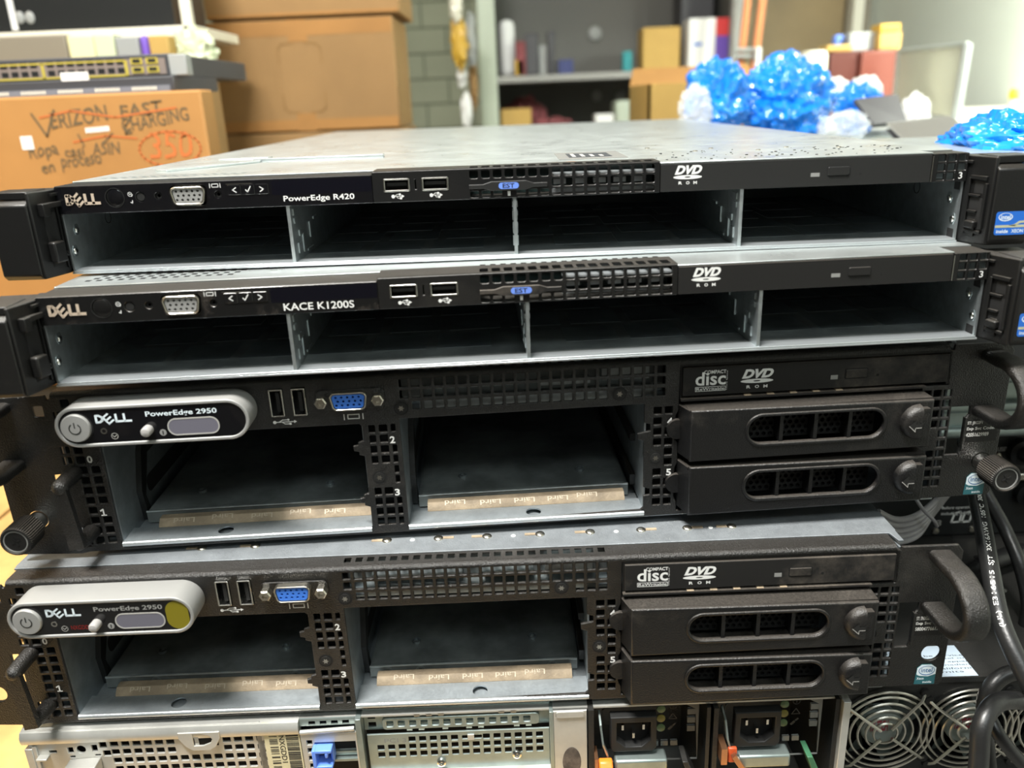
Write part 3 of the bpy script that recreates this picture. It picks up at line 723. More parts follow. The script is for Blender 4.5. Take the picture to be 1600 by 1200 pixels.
    for k, t in enumerate((61.0, 55.5, 49.8, 44.2, 38.5, 33.0, 26.5, 20.8, 15.1, 9.4)):
        for (a, b_, i) in ((150.4, 153.6, 0), (155.5, 159.5, 1), (161.4, 163.6, 2)):
            if k in (4, 5) and i < 2: continue
            if i == 2 and k in (1, 6): continue
            if k >= 6: a -= 0.2; 
            holes.append(rect(a, b_, t-4.1, t, 0.3, 1))
    for k, t in enumerate((62.2, 56.5, 50.8, 45.1, 39.5, 33.9, 28.3, 22.6, 17.0, 11.3)):
        for (a, b_, i) in ((292.9, 297.0, 0), (298.6, 302.6, 1)):
            if i == 0 and k in (4, 5): continue
            if i == 1 and k in (1, 6): continue
            holes.append(rect(a, b_, t-4.0, t, 0.3, 1))
    for k, t in enumerate((62.9, 57.3, 51.7, 46.1, 40.5, 34.9, 29.3, 23.7, 18.1, 12.5)):
        for i in range(3):
            if i < 2 and k in (4, 5): continue
            a = 430.4+i*5.3; holes.append(rect(a, a+4.0, t-4.0, t, 0.3, 1))
    holes.append([(18.9, 1.4), (146.0, 2.6), (147.0, 3.6), (147.2, 16), (144.5, 17), (144.5, 18.2), (142.3, 18.6), (142.3, 21), (144.5, 21.5), (144.5, 23), (147.2, 24), (147.3, 44.5), (144.5, 45.3), (144.5, 47), (142.0, 47.5), (142.0, 50.3), (144.5, 50.6), (144.5, 52), (147.4, 53), (147.4, 60.6), (146.0, 62.0), (18.9, 62.0)])
    holes.append([(166.0, 3.0), (286.8, 5.0), (288.2, 6.4), (288.2, 13), (291.5, 13.6), (291.5, 17), (288.2, 18), (288.2, 44), (285.0, 45.2), (285, 48.2), (291.3, 49.5), (291.3, 53), (288.2, 54), (288.2, 64.2), (166.0, 63.6)])
    holes.append([(305.5, 3.6), (429.3, 6.0), (429.3, 65.2), (442.6, 65.4), (442.6, 83.6), (305.8, 83.6), (305.5, 60), (304.2, 57), (304.2, 44), (305.5, 42), (305.5, 31), (304.2, 28), (304.2, 12), (305.5, 9)])
    holes.append([(446.2, 26.5), (453.0, 26.5), (453.9, 30), (453.9, 46), (456.0, 48.5), (456.0, 53.2), (446.2, 53.2)])
    holes.append(circ(465.9, 22.0, 4.9, 26)); holes.append(circ(-19.5, 19.8, 4.9, 26))
    holes.append(rect(104.0, 110.9, 68.3, 82.6, 0.3, 1)); holes.append(rect(114.9, 121.8, 68.4, 82.7, 0.3, 1))
    tr = 85.6 if not first else 86.6
    outl = [(-32.0, 0.5), (-2.0, -1.0), (2.0, -0.2), (444.5, 1.8), (472.3, 2.0), (473.8, 4), (474.2, 82), (471.5, tr), (443.6, tr), (443.2, 83.8), (441.8, 83.8), (441.0, 84.9), (0.6, 84.9), (-0.4, 83.4), (-1.4, 83.4), (-2, tr-1), (-32.5, tr-1)]
    b = MB(); b.plate(outl, holes, 0.0, 1.8, 0.4, 1)
    # folded top edge: quarter round, then flange with slots
    n = 6; R = 2.6
    prof = [(R-R*cos(pi/2*i/n), 84.6+(R-0.2)*sin(pi/2*i/n)*0.8) for i in range(n+1)]
    prof += [(R, 85.2), (1.6, 84.4)]
    b.prism(prof, 'x', 0.6, 441.2)
    q = MB(); q.plate(rect(0.6, 441.2, R, 11.5), [rect(167.4+i*5.78, 170.9+i*5.78, 5.5, 9.6) for i in range(23)], -86.6, -85.9)
    b.add([(x, z, -y) for x, y, z in q.v], q.f)
    bz = b.build('bezel', 'bezel', root)
    # ---------------- top cover
    cov = [(0, 11.6), (442, 11.6), (443.5, 4), (446, 4), (446, 700), (-1, 700), (-1, 11.6)]
    q = MB(); q.prism(cov, 'z', 86.0, 87.1); q.box(-1.5, -0.5, 14, 700, 70, 87.1); q.box(445.5, 446.5, 14, 700, 70, 87.1)
    if first: q.box(2, 440, 60, 690, 87.1, 91.5)
    else: q.box(2, 442, 45, 690, 87.1, 88.4)
    tcv = q.build('top_cover', 'cover', root, bevel=0.2)
    if not first:
        for u in (186.7, 213.5, 238.8, 266.4, 292.5, 319.0, 343.0, 366.0, 118, 90):
            rivet(tcv, (u, 24.5, 87.1), 'z', 2.6, 'nickel')
            m = MB(); sgn = 1 if int(u) % 2 else -1
            m.box(*sorted((u+sgn*2.5, u+sgn*8)), 23.6, 25.6, 87.1, 87.5); m.build('rivet_slot', 'gasket', tcv)
        for u in (200, 252.5, 306, 355): MB().cone((u, 24, 87.1), 'z', 1.3, 1.1, 0.25, 14).build('cover_dimple', 'white', tcv, smooth=True)
    # metal seen through the top vents
    s = MB(); s.box(167, 300, 14, 15, 66, 84.5); s.box(176, 294, 6, 14, 66.2, 70.5); s.box(236, 262, 7, 14, 74.5, 77.0); s.box(268, 292, 8.0, 14, 75, 82)
    s.box(180, 226, 8.5, 14, 75.2, 76.6)
    s.build('inner_shield', 'zinc', root)
    s = MB(); s.box(167, 300, 12.6, 13.2, 70.8, 84.5); s.build('shield_face', 'floor_dark', root)
    for a, b_, y in ((149, 164.6, 10), (290, 303, 6)): s = MB(); s.box(a, b_, y, y+1, 4.5, 62.5); s.build('column_backing', 'hole', root)
    if first:
        s = MB(); s.box(-3, 18, 12, 13, 2, 62); s.build('column_backing', 'hole', root)
    # screws in the bezel
    for u, w in ((167.4, 69.2), (275.6, 70.4), (153.4, 32.4), (294.2, 34.4), (432.8, 35.3)): torx_screw('bezel_screw', root, u, w, 0, 3.4, 'bezel')
    # printed bay numbers
    for ch, u, w in (('0', 12.6, 51.3), ('1', 13.2, 21.9), ('2', 161.7, 52.7), ('3', 161.6, 23.6), ('4', 301.1, 54.2), ('5', 301.1, 26.0)):
        if ch == '1':
            e = MB(); stroke(e, [(u-1.1, w+0.9), (u+0.2, w+1.7), (u+0.2, w-1.7)], 0.75, -0.06); stroke(e, [(u-1.0, w-1.6), (u+1.4, w-1.6)], 0.6, -0.06); e.build('lettering', 'white', bz); continue
        wd = 2.6
        text(ch, u-wd/2, u+wd/2, w-1.9, w+1.9, -0.06, 'white', bz, bold=0.03)
    # usb, vga
    for u0, u1 in ((104.1, 110.8), (115.0, 121.7)):
        m = MB(); m.plate(rect(u0, u1, 68.4, 82.5, 0.5, 2), [rect(u0+0.7, u1-0.7, 69.1, 81.8, 0.2, 1)], -1.1, 9, 0.12); us = m.build('usb_port', 'chrome', root)
        m = MB(); m.box(u0+0.6, u1-0.6, 7, 8, 69, 82); m.build('port_back', 'hole', us)
        m = MB(); m.box(u0+3.1, u0+4.9, 0.4, 7, 70.4, 80.4); m.build('port_tongue', 'matte', us)
    m = MB(); usb_symbol(m, 104.4, 116.0, 63.8, 66.9, -0.06, 0.4); monitor_symbol(m, 139.2, 148.4, 64.7, 67.6, -0.06, 0.45)
    m.build('port_symbols', 'white', bz)
    m = MB(); m.plate(rect(126.2, 159.8, 70.6, 80.6, 3, 6), [], -0.8, 0.0, 0.2); vp = m.build('vga_plate', 'bezel', root)
    vga(vp, 133.9, 151.7, 71.2, 80.2, -0.8)
    for u in (129.3, 156.8):
        m = MB(); m.lathe([(3.1, -0.6), (3.1, -4.4), (2.5, -5.0), (1.5, -5.0), (1.4, -3.4), (0.2, -3.4)], 'y', (u, 0, 75.4), 6); jn = m.build('jack_screw', 'nickel', vp)
    # optical drive
    dm = 'matte_dusty'
    m = MB(); m.plate(rect(307.0, 440.9, 67.5, 82.2, 0.3, 2), [], -0.9, 2.5, 0.2); m.box(308, 439.5, 2.5, 140, 68, 81.8); od = m.build('optical_drive', dm, root)
    m = MB(); m.plate(rect(388.2, 399.9, 72.0, 77.4, 0.7, 3), [], -0.98, -0.8); m.build('button_gap', 'hole', od)
    m = MB(); m.plate(rect(388.7, 399.4, 72.5, 76.9, 0.5, 3), [], -1.4, -0.7, 0.2); m.build('eject_button', dm, od)
    m = MB(); m.plate(rect(381.2, 384.8, 72.2, 74.4), [], -0.98, -0.8); m.build('drive_light', 'silver', od)
    m = MB(); m.plate(circ(405.0, 73.3, 0.75, 12), [], -0.98, -0.8); m.build('eject_pinhole', 'hole', od)
    m = MB(); disc_logo_geo(m, 335.8, 69.9, 352.2, 79.9, -0.98); cd_logo_geo(m, 313.2, 328.4, 69.6, 80.5, -0.98); m.build('disc_logo', 'white', od)
    m = MB(); m.box(306, 307, 0.5, 6, 66, 84); m.box(441.2, 442.6, 0.2, 8, 66, 83.8)
    m.box(307, 442, 0.2, 8, 82.7, 83.6); m.build('drive_frame', 'plastic_dusty', root)
    m = MB()
    for k in range(5): m.prism([(-1.5, 66.6), (-1.5, 65.9), (6, 65.0), (6, 66.8)], 'x', 338+k*11.6, 341.5+k*11.6)
    m.build('spring_finger', 'gasket', root)
    m = MB(); m.box(306, 430, -2, 30, 65.2, 66.3); m.build('drive_shelf', 'matte_dusty', root)
    drive_carrier(root, 36.2, 63.6); drive_carrier(root, 6.2, 33.2)
    # ---------------- control pod
    W0, W1, U0, U1 = 64.0, 84.2, 8.2, 98.0
    def stad(d, n=14): return rect(U0+d, U1-d, W0+d, W1-d, (W1-W0)/2-d-0.01, n)
    m = MB(); m.plate(stad(0), [stad(1.7)], -15.6, 0.0, 0.5, 2); pod = m.build('control_pod', 'silver', root, smooth=True)
    m = MB(); m.plate(stad(1.6), [], -14.9, -13.9); pf = m.build('pod_face', 'gloss', pod)
    m = MB(); m.lathe([(6.9, -14.8), (6.9, -15.9), (6.5, -16.5), (0.5, -16.7)], 'y', (17.9, 0, 74.0), 36); pb = m.build('power_button', 'silver', pod, smooth=True)
    m = MB(); m.ring((17.9, -15.0, 74.0), 'y', 6.9, 7.6, 0.4, 36); m.build('button_gap', 'hole', pb)
    m = MB(); arc = [(17.9+2.6*cos(radians(a)), 74+2.6*sin(radians(a))) for a in range(125, 416, 15)]; stroke(m, arc, 0.5, -16.75); stroke(m, [(17.9, 74.4), (17.9, 77.0)], 0.5, -16.8)
    m.build('power_symbol', 'matte', pb)
    m = MB(); logo_geo(m, 27.0, 43.9, 75.6, 79.8, -14.98, 0.25); m.build('maker_logo', 'icepale', pf)
    text('PowerEdge 2950', 50.4, 83.4, 76.9, 80.2, -14.98, 'icepale' if first else 'silver', pf, bold=0.02)
    m = MB(); m.plate(rect(60.0, 83.2, 67.9, 75.5, 3.6, 8), [], -15.0, -14.85); m.build('lcd_window', 'lcd', pf)
    m = MB(); m.plate(rect(59.5, 83.7, 67.4, 76.0, 4.1, 8), [rect(60.1, 83.1, 68.0, 75.4, 3.5, 8)], -15.1, -14.8); m.build('lcd_rim', 'grey_print', pf)
    m = MB(); m.lathe([(2.4, -14.8), (2.4, -18.6), (1.9, -19.6), (0.8, -20.0)], 'y', (50.6, 0, 71.2), 20); m.build('info_button', 'grey_btn', pod, smooth=True)
    m = MB(); m.ring((30.0, -15.1, 71.6), 'y', 0.9, 1.5, 0.3, 18); m.build('nmi_button', 'chrome', pf, smooth=True)
    m = MB(); stroke(m, circ(34.5, 68.8, 1.5, 20), 0.3, -15.0, True); stroke(m, [(33.6, 69.2), (34.4, 68.3), (35.4, 69.3)], 0.3, -15.0); m.build('pod_symbol', 'grey_print', pf)
    m = MB(); m.plate(circ(57.0, 69.2, 1.6, 20), [], -15.02, -14.9); io = m.build('info_symbol', 'silver', pf)
    text('i', 56.7, 57.3, 68.2, 70.3, -15.08, 'hole', io, bold=0.05)
    if not first:
        m = MB(); m.plate(rect(84.5, 95.4, 66.2, 81.8, 5.4, 8), [], -14.97, -14.9); m.build('yellow_sheen_patch', mat('yellow_sheen', (0.18, 0.15, 0.01), 0.2), pf)  # yellow sheen put into the colour of a thin patch
        m = MB(); text_on(m, 'NXGDD1', 37.6, 47.0, 68.0, 70.4, -14.97, 0.01); m.build('red_lettering', mat('red_led_print', (0.18, 0.01, 0.008), 0.4), pf)
    # ---------------- handles and ears
    mth = 'bezel'
    strap_handle('rack_handle', root, 463.0, 50.5, 80.5, 33 if first else 36, 11.5, 5.5, mth)
    strap_handle('rack_handle', root, -24.5, 50.5, 80.5, 33, 11.5, 5.5, mth)
    m = MB()
    m.tube([(3.5, 1, 44.0), (3.3, -7, 44.0), (3.0, -13.5, 43.4)], [4.0, 4.0, 3.9], 20); m.tube([(5.5, 1, 11.5), (5.2, -7, 11.5), (4.8, -12, 11.8)], [4.0, 3.8, 3.6], 20)
    m.ball((3.0, -13.5, 43.4), 3.9, seg=20, rings=12); m.ball((4.8, -12, 11.8), 3.6, seg=20, rings=12)
    m.prism([(-0.8, 43), (6.4, 43), (8.6, 11), (1.4, 10)], 'y', -16.0, -13.0)
    m.build('pull_handle', mth, root, smooth=True)
    if screws:
        thumbscrew(root, 465.9, 22.0); thumbscrew(root, -19.5, 19.8)
    m = MB(); m.plate(rect(454.4, 472.0, 33.2, 45.6, 0.3, 1), [], -0.18, 0.0); sl = m.build('service_sticker', 'plastic', root)
    m = MB()
    for i, t in enumerate(code):
        text_on(m, t, 455.6, (463.5, 470.4, 467.6)[i] if len(t) > 8 or i else 463.5, 42.6-i*3.2, 44.8-i*3.2, -0.25, 0.02)
    m.build('sticker_print', 'white', sl)
    m = MB(); m.plate([(459.2, 2.8), (469.8, 2.6), (469.8, 13), (467, 15.2), (462, 15.2), (459.8, 13)], [], -0.18, 0.0); cs = m.build('chip_sticker', 'tealsticker', root)
    m = MB(); m.plate([(459.8, 9.0), (461.5, 8.0), (466, 7.6), (469.8, 9.0), (469.8, 12.9), (467, 15.0), (462, 15.0), (459.9, 12.9)], [], -0.22, -0.19)
    text_on(m, 'Xeon', 460.2, 464.0, 5.6, 7.2, -0.22, 0.02); text_on(m, 'inside', 463.6, 468.2, 3.4, 4.8, -0.22, 0.02); sp = m.build('sticker_print', 'icepale', cs)
    m = MB(); oo = circ(0, 0, 1, 26); m.plate([(464.9+4.2*a, 11.3+2.9*b_) for a, b_ in oo], [[(464.9+3.9*a, 11.4+2.55*b_) for a, b_ in oo]], -0.28, -0.23)
    text_on(m, 'intel', 462.0, 467.8, 10.2, 13.0, -0.28, 0.01); m.build('sticker_lettering', mat('blue_print', (0.02, 0.12, 0.30), 0.4), sp)
    m = MB(); m.sweep([(454.6, 0.4, 28), (454.6, 0.4, 47)], rect(-0.7, 0.7, -1.2, 1.2), up=(1, 0, 0)); m.build('cutout_flange', 'bezel', root)
    return root

# ================================================================== the stack
BZ = 1.05
def rot_of(yaw, roll): return (0.0, -roll, yaw)
slim_server((0, 0, BZ+0.2156+0.0057), rot_of(0.0, -0.0032), 'slim black-fronted rack server on top of the stack, lettered PowerEdge R420', 'PowerEdge R420', False)
slim_server((0.0042, -0.0423, BZ+0.1728+0.0044), rot_of(0.0443, -0.0006), 'dusty slim rack server second from the top, lettered KACE K1200S', 'KACE K1200S', True)
tall_server((-0.0080, -0.0308, BZ+0.0864-0.0028), rot_of(0.0436, 0.0016), 'dusty tall rack server with silver pod and thumbscrews, third from the top', True, ('ST: JBG2F1', 'Exp Svc Code.', '42051629989'), True)
tall_server((-0.0406, -0.0500, BZ-0.0073), rot_of(0.0047, 0.0022), 'lower tall rack server with painted yellow sheen on its silver pod, no thumbscrews', False, ('ST: 7NXGDD', 'Exp Svc Code.', '58004776617'), False)

M.update(
 psilver=mat('pale_server_steel', (0.55, 0.545, 0.51), 0.40, 0.55, var=0.08, vscale=50, bump=0.06, bscale=900, dpatch=0.06),
 steelgreen=mat('greenish_steel', (0.34, 0.40, 0.385), 0.38, 0.75, var=0.12, vscale=60),
 cream=mat('cream_label_paper', (0.62, 0.56, 0.36), 0.55, var=0.06, vscale=80),
 ink=mat('black_ink', (0.02, 0.02, 0.02), 0.6),
 lever_blue=mat('blue_lever_plastic', (0.13, 0.27, 0.80), 0.35),
 orange=mat('orange_lever_plastic', (0.95, 0.22, 0.02), 0.4),
 copper=mat('coppery_metal', (0.60, 0.30, 0.16), 0.3, 0.9),
 green_led=mat('green_lens', (0.07, 0.12, 0.05), 0.4), yellow_led=mat('yellow_lens', (0.14, 0.12, 0.02), 0.4),
 case=mat('black_case_paint', (0.016, 0.017, 0.017), 0.36, bump=0.3, bscale=900, dust=0.08, dpatch=0.04, spec=0.35),
 wire=mat('steel_wire', (0.55, 0.53, 0.47), 0.3, 0.95),
 fanblade=mat('smoky_fan_plastic', (0.10, 0.12, 0.11), 0.3),
 hub=mat('fan_hub_label', (0.25, 0.29, 0.27), 0.35),
 redink=mat('dark_red_print', (0.28, 0.02, 0.04), 0.4),
 rubber=mat('black_cable_rubber', (0.014, 0.014, 0.014), 0.36, bump=0.2, bscale=500, dpatch=0.12, dcol=(0.10, 0.09, 0.075)),
 greywire=mat('grey_cable_sleeve', (0.26, 0.25, 0.26), 0.35),
 paperblue=mat('pale_blue_label', (0.42, 0.50, 0.58), 0.5),
 wood=mat('pine_board', (0.58, 0.36, 0.13), 0.55, var=0.22, vscale=14, bump=0.2, bscale=60),
)

# ------------------------------------------------------------------ pale server at the foot of the stack, seen from its connector side
def rear_server(loc, rot):
    root = empty('rack_server', loc, rot); tag(root, 'pale silver server at the foot of the stack, showing vents, sockets and PCI slots', 'server', 'stacked rack servers')
    # shell
    c = MB(); c.box(-2, 435, 8, 680, 0, 1); c.box(-2, -1, 6, 680, 0, 85.4); c.box(434, 435, 0, 680, 0, 85.4); c.box(-2, 435, 679, 680, 0, 85.4)
    c.box(-2, 435, 2, 680, 84.8, 85.8)
    c.build('chassis', 'psilver', root)
    # perforated left panel with screw hole, and its rolled top edge
    holes = []
    for i in range(14):
        for j in range(13):
            u = 42.0+i*6.02; t = 77.4-j*5.7
            if 79 < u+2 < 104 and t > 70: continue
            if t < 6: continue
            holes.append(rect(u, u+4.4, t-3.7, t, 0.4, 1))
    for i in range(18):
        u = 18+i*6.02
        if u < 78 or 103 < u < 120: holes.append(rect(u, u+4.2, 79.2, 79.9))
    holes += [circ(26.2, 72.6, 2.5, 20), rect(19, 22, 70.4, 74.2), rect(32, 35, 71.0, 75.2), rect(19.4, 22.2, 67.2, 68.6), rect(33, 36, 67.8, 69.0), rect(36.4, 40.2, 73.2, 76.8), rect(37.5, 41.5, 67.4, 71.2), rect(9, 13, 71, 72.6)]
    p = MB(); p.plate([(-1, 0), (123.5, 0), (123.5, 86), (-1, 86)], holes, 0.4, 1.6, 0.15)
    lp = p.build('vent_panel', 'psilver', root)
    e = MB(); pr = [(3, 77.6), (-1.2, 78.4), (-1.8, 80.5), (-1.8, 83), (-0.4, 85.4), (3, 86.2), (8, 86.3), (8, 85.0)]
    e.prism(pr, 'x', -3.4, 144); e.build('rolled_edge', 'psilver', root, smooth=True)
    e = MB(); tabo = [(80.5, 79), (83.5, 74), (87, 71.2), (96, 71.2), (99.5, 73.5), (102.5, 79), (102.5, 83), (80.5, 83)]
    dh = [(88, 82.0), (88, 74.4), (93, 74.4), (97, 76.0), (98.2, 78.3), (97, 80.6), (93, 82.0)]
    e.plate(tabo, [dh], -2.4, -1.4, 0.2); tb = e.build('latch_tab', 'psilver', root, smooth=True)
    e = MB(); e.box(88.4, 90.6, -1.5, 2, 74.6, 81); e.build('tab_hook', 'chrome', tb)
    e = MB(); e.box(86, 100, 0.2, 0.3, 72, 83); e.build('tab_recess', 'hole', tb)
    e = MB(); e.prism([(19, 66.5), (36, 67.5), (35, 45), (13, 45)], 'y', -8, 0.3); e.prism([(21, 66.4), (34, 67.2), (34, 63.5), (20.6, 62.7)], 'y', -14, -8)
    e.build('pull_lever', 'psilver', root, bevel=0.5)
    e = MB(); e.box(-3, 1, -1, 6, 20, 75); e.box(1, 3.2, -0.6, 0.4, 40, 76.5); e.box(3.2, 9, -3.5, 0.4, 69, 70.2); e.build('side_flange', 'psilver', root, bevel=0.3)
    # backing behind the vents
    e = MB(); e.box(0, 123, 14, 15, 2, 84); e.build('vent_backing', 'hole', root)
    # barcode label
    e = MB(); e.box(124.6, 143.6, 0.0, 1.4, 20, 85.6); lb = e.build('barcode_label', 'cream', root)
    e = MB(); rr = random.Random(11); z = 80.6
    while z > 46:
        h = rr.choice((0.35, 0.35, 0.9, 0.6)); e.box(127.2, 131.6, -0.1, 0.0, z-h, z); z -= h+rr.choice((0.5, 0.9, 0.5, 1.8))
    z = 83
    while z > 40:
        h = rr.choice((0.3, 0.6, 0.9)); e.box(136.2, 142.8, -0.1, 0.0, z-h, z); z -= h+rr.choice((0.4, 0.7, 0.4))
    e.build('barcode', 'ink', lb)
    vs, fs = text_geo('7NXGDD1', 0.01)
    e = MB(); e.add([(132.4+2.9*b_, -0.1, 79.3-20.5*a) for a, b_ in vs], fs); e.build('label_lettering', 'ink', lb)
    # blue lever module
    e = MB(); hs = [rect(147.2, 150.2, 74-k*5.2-3.2, 74-k*5.2, 0.2, 1) for k in range(9)]
    e.plate([(144.4, 2), (174, 2), (174, 78.4), (144.4, 78.4)], hs+[rect(151.2, 173.2, 20, 72.4)], -1.2, 0.6, 0.15)
    e.sweep([(144.6, -1.0, 79.3), (173.4, -1.0, 80.6)], [(1.3*cos(a*pi/5), 1.3*sin(a*pi/5)) for a in range(10)], up=(0, 0, 1))
    md = e.build('riser_frame', 'psilver', root, smooth=True)
    e = MB(); hs = [rect(149+k*6, 152.6+k*6, 82.2, 84.6) for k in range(4)]; e.plate(rect(144.2, 174, 81.6, 86), hs, 1.0, 2.0); e.build('riser_vent', 'steelgreen', root)
    e = MB(); e.box(151, 173.4, 5, 6, 18, 73); e.box(146, 172, 8, 9, 20, 86); e.build('riser_back', 'hole', root)
    e = MB(); e.box(151.2, 173.4, 0.5, 5, 57.5, 59.0); e.box(158, 173, 2.5, 4.5, 60, 62.5); e.build('riser_bar', 'steelgreen', root)
    e = MB(); e.box(152, 161, -6, 3, 69.0, 71.0); e.box(150.4, 152.4, -6, 3, 58.5, 71.0); e.box(151, 160.6, -6, 3, 58.2, 60.6); e.box(157.2, 158.8, -6, 3, 66.0, 69.2); e.box(159.4, 161.0, -2, 3, 60.6, 69.2)
    e.build('blue_lever', 'lever_blue', root, bevel=0.5)
    # divider, PCI slots
    e = MB(); e.box(174, 177.0, -1, 30, 2, 86); e.box(276.6, 278.6, -1, 30, 2, 86); e.box(177, 277, 24, 25, 2, 86)
    e.build('slot_cage', 'steelgreen', root, bevel=0.2)
    e = MB(); e.box(177.2, 276.6, 10, 11, 2, 84.6); e.build('slot_dark_sheet', 'hole', root)  # black sheet added behind the covers so the openings stay dark
    e = MB(); hs = [rect(189.6+k*6.1, 193.4+k*6.1, 77.6-0.6, 81.2-0.6, 0.6, 2) for k in range(13)]
    e.plate(rect(187.4, 271.4, 75.0, 82.4, 2.2, 4), hs, 3.0, 5.0, 0.3)
    for h in [rect(188.9+k*6.1, 194.1+k*6.1, 76.3, 81.3, 0.9, 2) for k in range(13)]:
        pass
    s1 = e.build('slot_cover', 'steelgreen', root, smooth=True)
    e = MB(); hs = [rect(179.4, 183.4, 80.2, 81.8), rect(179.4, 183.6, 74.8, 78.0)]+[rect(198+k*6, 202+k*6, 83.4, 85.6) for k in range(12) if k not in (5,)]
    e.plate([(177.2, 73), (277, 73), (277, 87), (177.2, 87)], hs, 6.0, 7.0); e.build('slot_bracket', 'steelgreen', root)
    e = MB(); hs = [rect(200.6+k*5.72, 204.4+k*5.72, t-3.4, t, 0.3, 1) for k in range(13) for t in (69.9, 65.0, 60.1) if not (k in (5, 6) and t == 69.9)]
    hs += [rect(200.6-5.72*k, 204.4-5.72*k, t-3.4, t, 0.3, 1) for k in (1, 2, 3) for t in (65.0, 60.1)]+[rect(229.4, 240.2, 67.0, 69.4, 0.4, 1)]
    e.plate([(178.6, 42), (276.4, 42), (276.4, 72.2), (178.6, 72.2)], hs, 3.0, 4.0, 0.12); s2 = e.build('slot_cover', 'steelgreen', root)
    e = MB(); e.box(232.5, 236, 2.4, 3.2, 66.6, 70.0); e.build('slot_tab', 'psilver', s2)
    text('PCI 3', 187.6, 199.4, 66.4, 69.2, 2.95, mat('embossed_grey', (0.20, 0.21, 0.20), 0.5), s2, bold=0.01)
    for u, w in ((258.6, 55.8), (217.4, 52.2)):
        e = MB(); e.lathe([(2.6, 3.0), (2.4, 1.6), (1.4, 1.2), (1.2, 2.4)], 'y', (u, 0, w), 20); e.build('hex_standoff', 'chrome', s2, smooth=True)
    e = MB()
    for k in (0, 1, 3, 5, 6, 9, 10): e.box(200+k*6.4, 203+k*6.4, 4.5, 6.2, 72.6, 73.8)
    for k in (0, 1, 2, 7, 8): e.box(205+k*6.4, 208+k*6.4, 2, 6, 84, 85.6)
    e.build('slot_spring', 'nickel', root)
    e = MB(); e.box(177, 277, 0, 4, 44, 47.5); e.build('slot_sill', 'psilver', root, bevel=0.4)
    # plain panel right of the slots
    e = MB(); e.plate([(278.6, 2), (296.4, 2), (296.4, 86), (278.6, 86)], [], -0.6, 0.6, 0.3); pp = e.build('plain_panel', 'psilver', root, smooth=True)
    e = MB(); e.ball((288, -0.7, 52), 5, (1.0, 0.03, 2.0), 20, 12); e.build('dirt_smudge', mat('dirt', (0.10, 0.08, 0.065), 0.8, var=0.4, vscale=300), pp, smooth=True)
    e = MB(); e.plate(rect(280, 295, 82.6, 85.6, 1.6, 3), [], -1.6, -0.6, 0.3); e.build('panel_tab', 'psilver', pp, smooth=True)
    # power supply bays
    e = MB(); e.box(297, 300, -1, 60, 2, 86); e.box(360, 362, 0, 60, 2, 84); e.box(363.5, 366, -1, 60, 2, 84); e.box(427.8, 430, 0, 60, 2, 86)
    e.box(300, 428, 60, 61, 2, 86); e.box(300, 428, 6, 60, 84, 85)
    e.build('supply_cage', 'case', root)
    e = MB(); e.box(430.6, 434.6, -3, 4, 2, 86.4); e.build('corner_post', 'psilver', root, bevel=0.3)
    for n_, o_ in ((0, 0.0), (1, 66.0)):
        u0 = 303+o_
        hs = [rect(u0+8+k*5.2, u0+11.6+k*5.2, 55.2, 58.2) for k in range(7)]+[rect(u0+9+k*5.4, u0+12.6+k*5.4, 83.4, 85.2) for k in range(7)]
        hs += [rect(u0+48, u0+52, 79-k*5.6-3.4, 79-k*5.6) for k in range(3)]
        v = 5.0
        e = MB(); e.plate([(u0+2, 45), (u0+54, 45), (u0+54, 84.6), (u0+50, 85.8), (u0+6, 84.4), (u0+2, 80)], hs, v, v+1.2, 0.1)
        ps = e.build('power_supply', mat('supply_plate', (0.20, 0.205, 0.195) if n_ else (0.10, 0.102, 0.097), 0.45, 0.3), root)
        i0, i1 = u0+6, u0+30.5
        hole = [(i0+3.2, 64.5), (i0+8, 60.2), (i1-8, 60.2), (i1-3.2, 64.5), (i1-3.2, 76.2), (i0+3.2, 76.2)]
        e = MB(); e.plate([(i0, 59), (i0+2, 57), (i1-2, 57), (i1, 59), (i1, 80), (i0, 80)], [hole], v-5.5, v, 0.6, 2); il = e.build('power_inlet', 'matte', ps, smooth=True)
        e = MB(); e.box(i0+2.5, i1-2.5, v-0.2, v-0.1, 59.5, 77); e.build('inlet_back', 'hole', il)
        for (a, b_) in ((6.5, 72.5), (12.3, 67.0), (17.6, 72.5)):
            e = MB(); e.box(i0+a-0.6, i0+a+0.6, v-4.6, v, b_-1.6, b_+1.6); e.build('prong', 'chrome', il)
        for k, mm in ((0, 'green_led'), (1, 'yellow_led'), (2, 'green_led')):
            e = MB(); e.lathe([(2.4, v), (2.3, v-0.5), (0.5, v-0.8)], 'y', (u0+33.6, 0, 80-k*6.2), 20); e.build('status_light', mm, ps, smooth=True)
        e = MB(); stroke(e, circ(u0+40, 81.5, 1.9, 20), 0.35, v-0.1, True); stroke(e, [(u0+40, 80.6), (u0+40, 82.4)], 0.4, v-0.1)
        stroke(e, [(u0+37.8, 73.2), (u0+42.2, 73.2), (u0+40, 76.8)], 0.45, v-0.1, True); stroke(e, [(u0+38, 66.4), (u0+39.5, 68)], 1.4, v-0.1); stroke(e, [(u0+40.2, 68.8), (u0+41.4, 70)], 1.0, v-0.1)
        e.build('supply_symbols', 'ink', ps)
        e = MB(); e.sweep([(u0+0.5, v+2, 78), (u0+0.5, v-6, 76), (u0+1.5, v-8, 66), (u0+4.2, v-7, 57)], rect(-0.5, 0.5, -1.6, 1.6), up=(1, 0, 0)); e.build('latch_arm', 'steelgreen', ps)
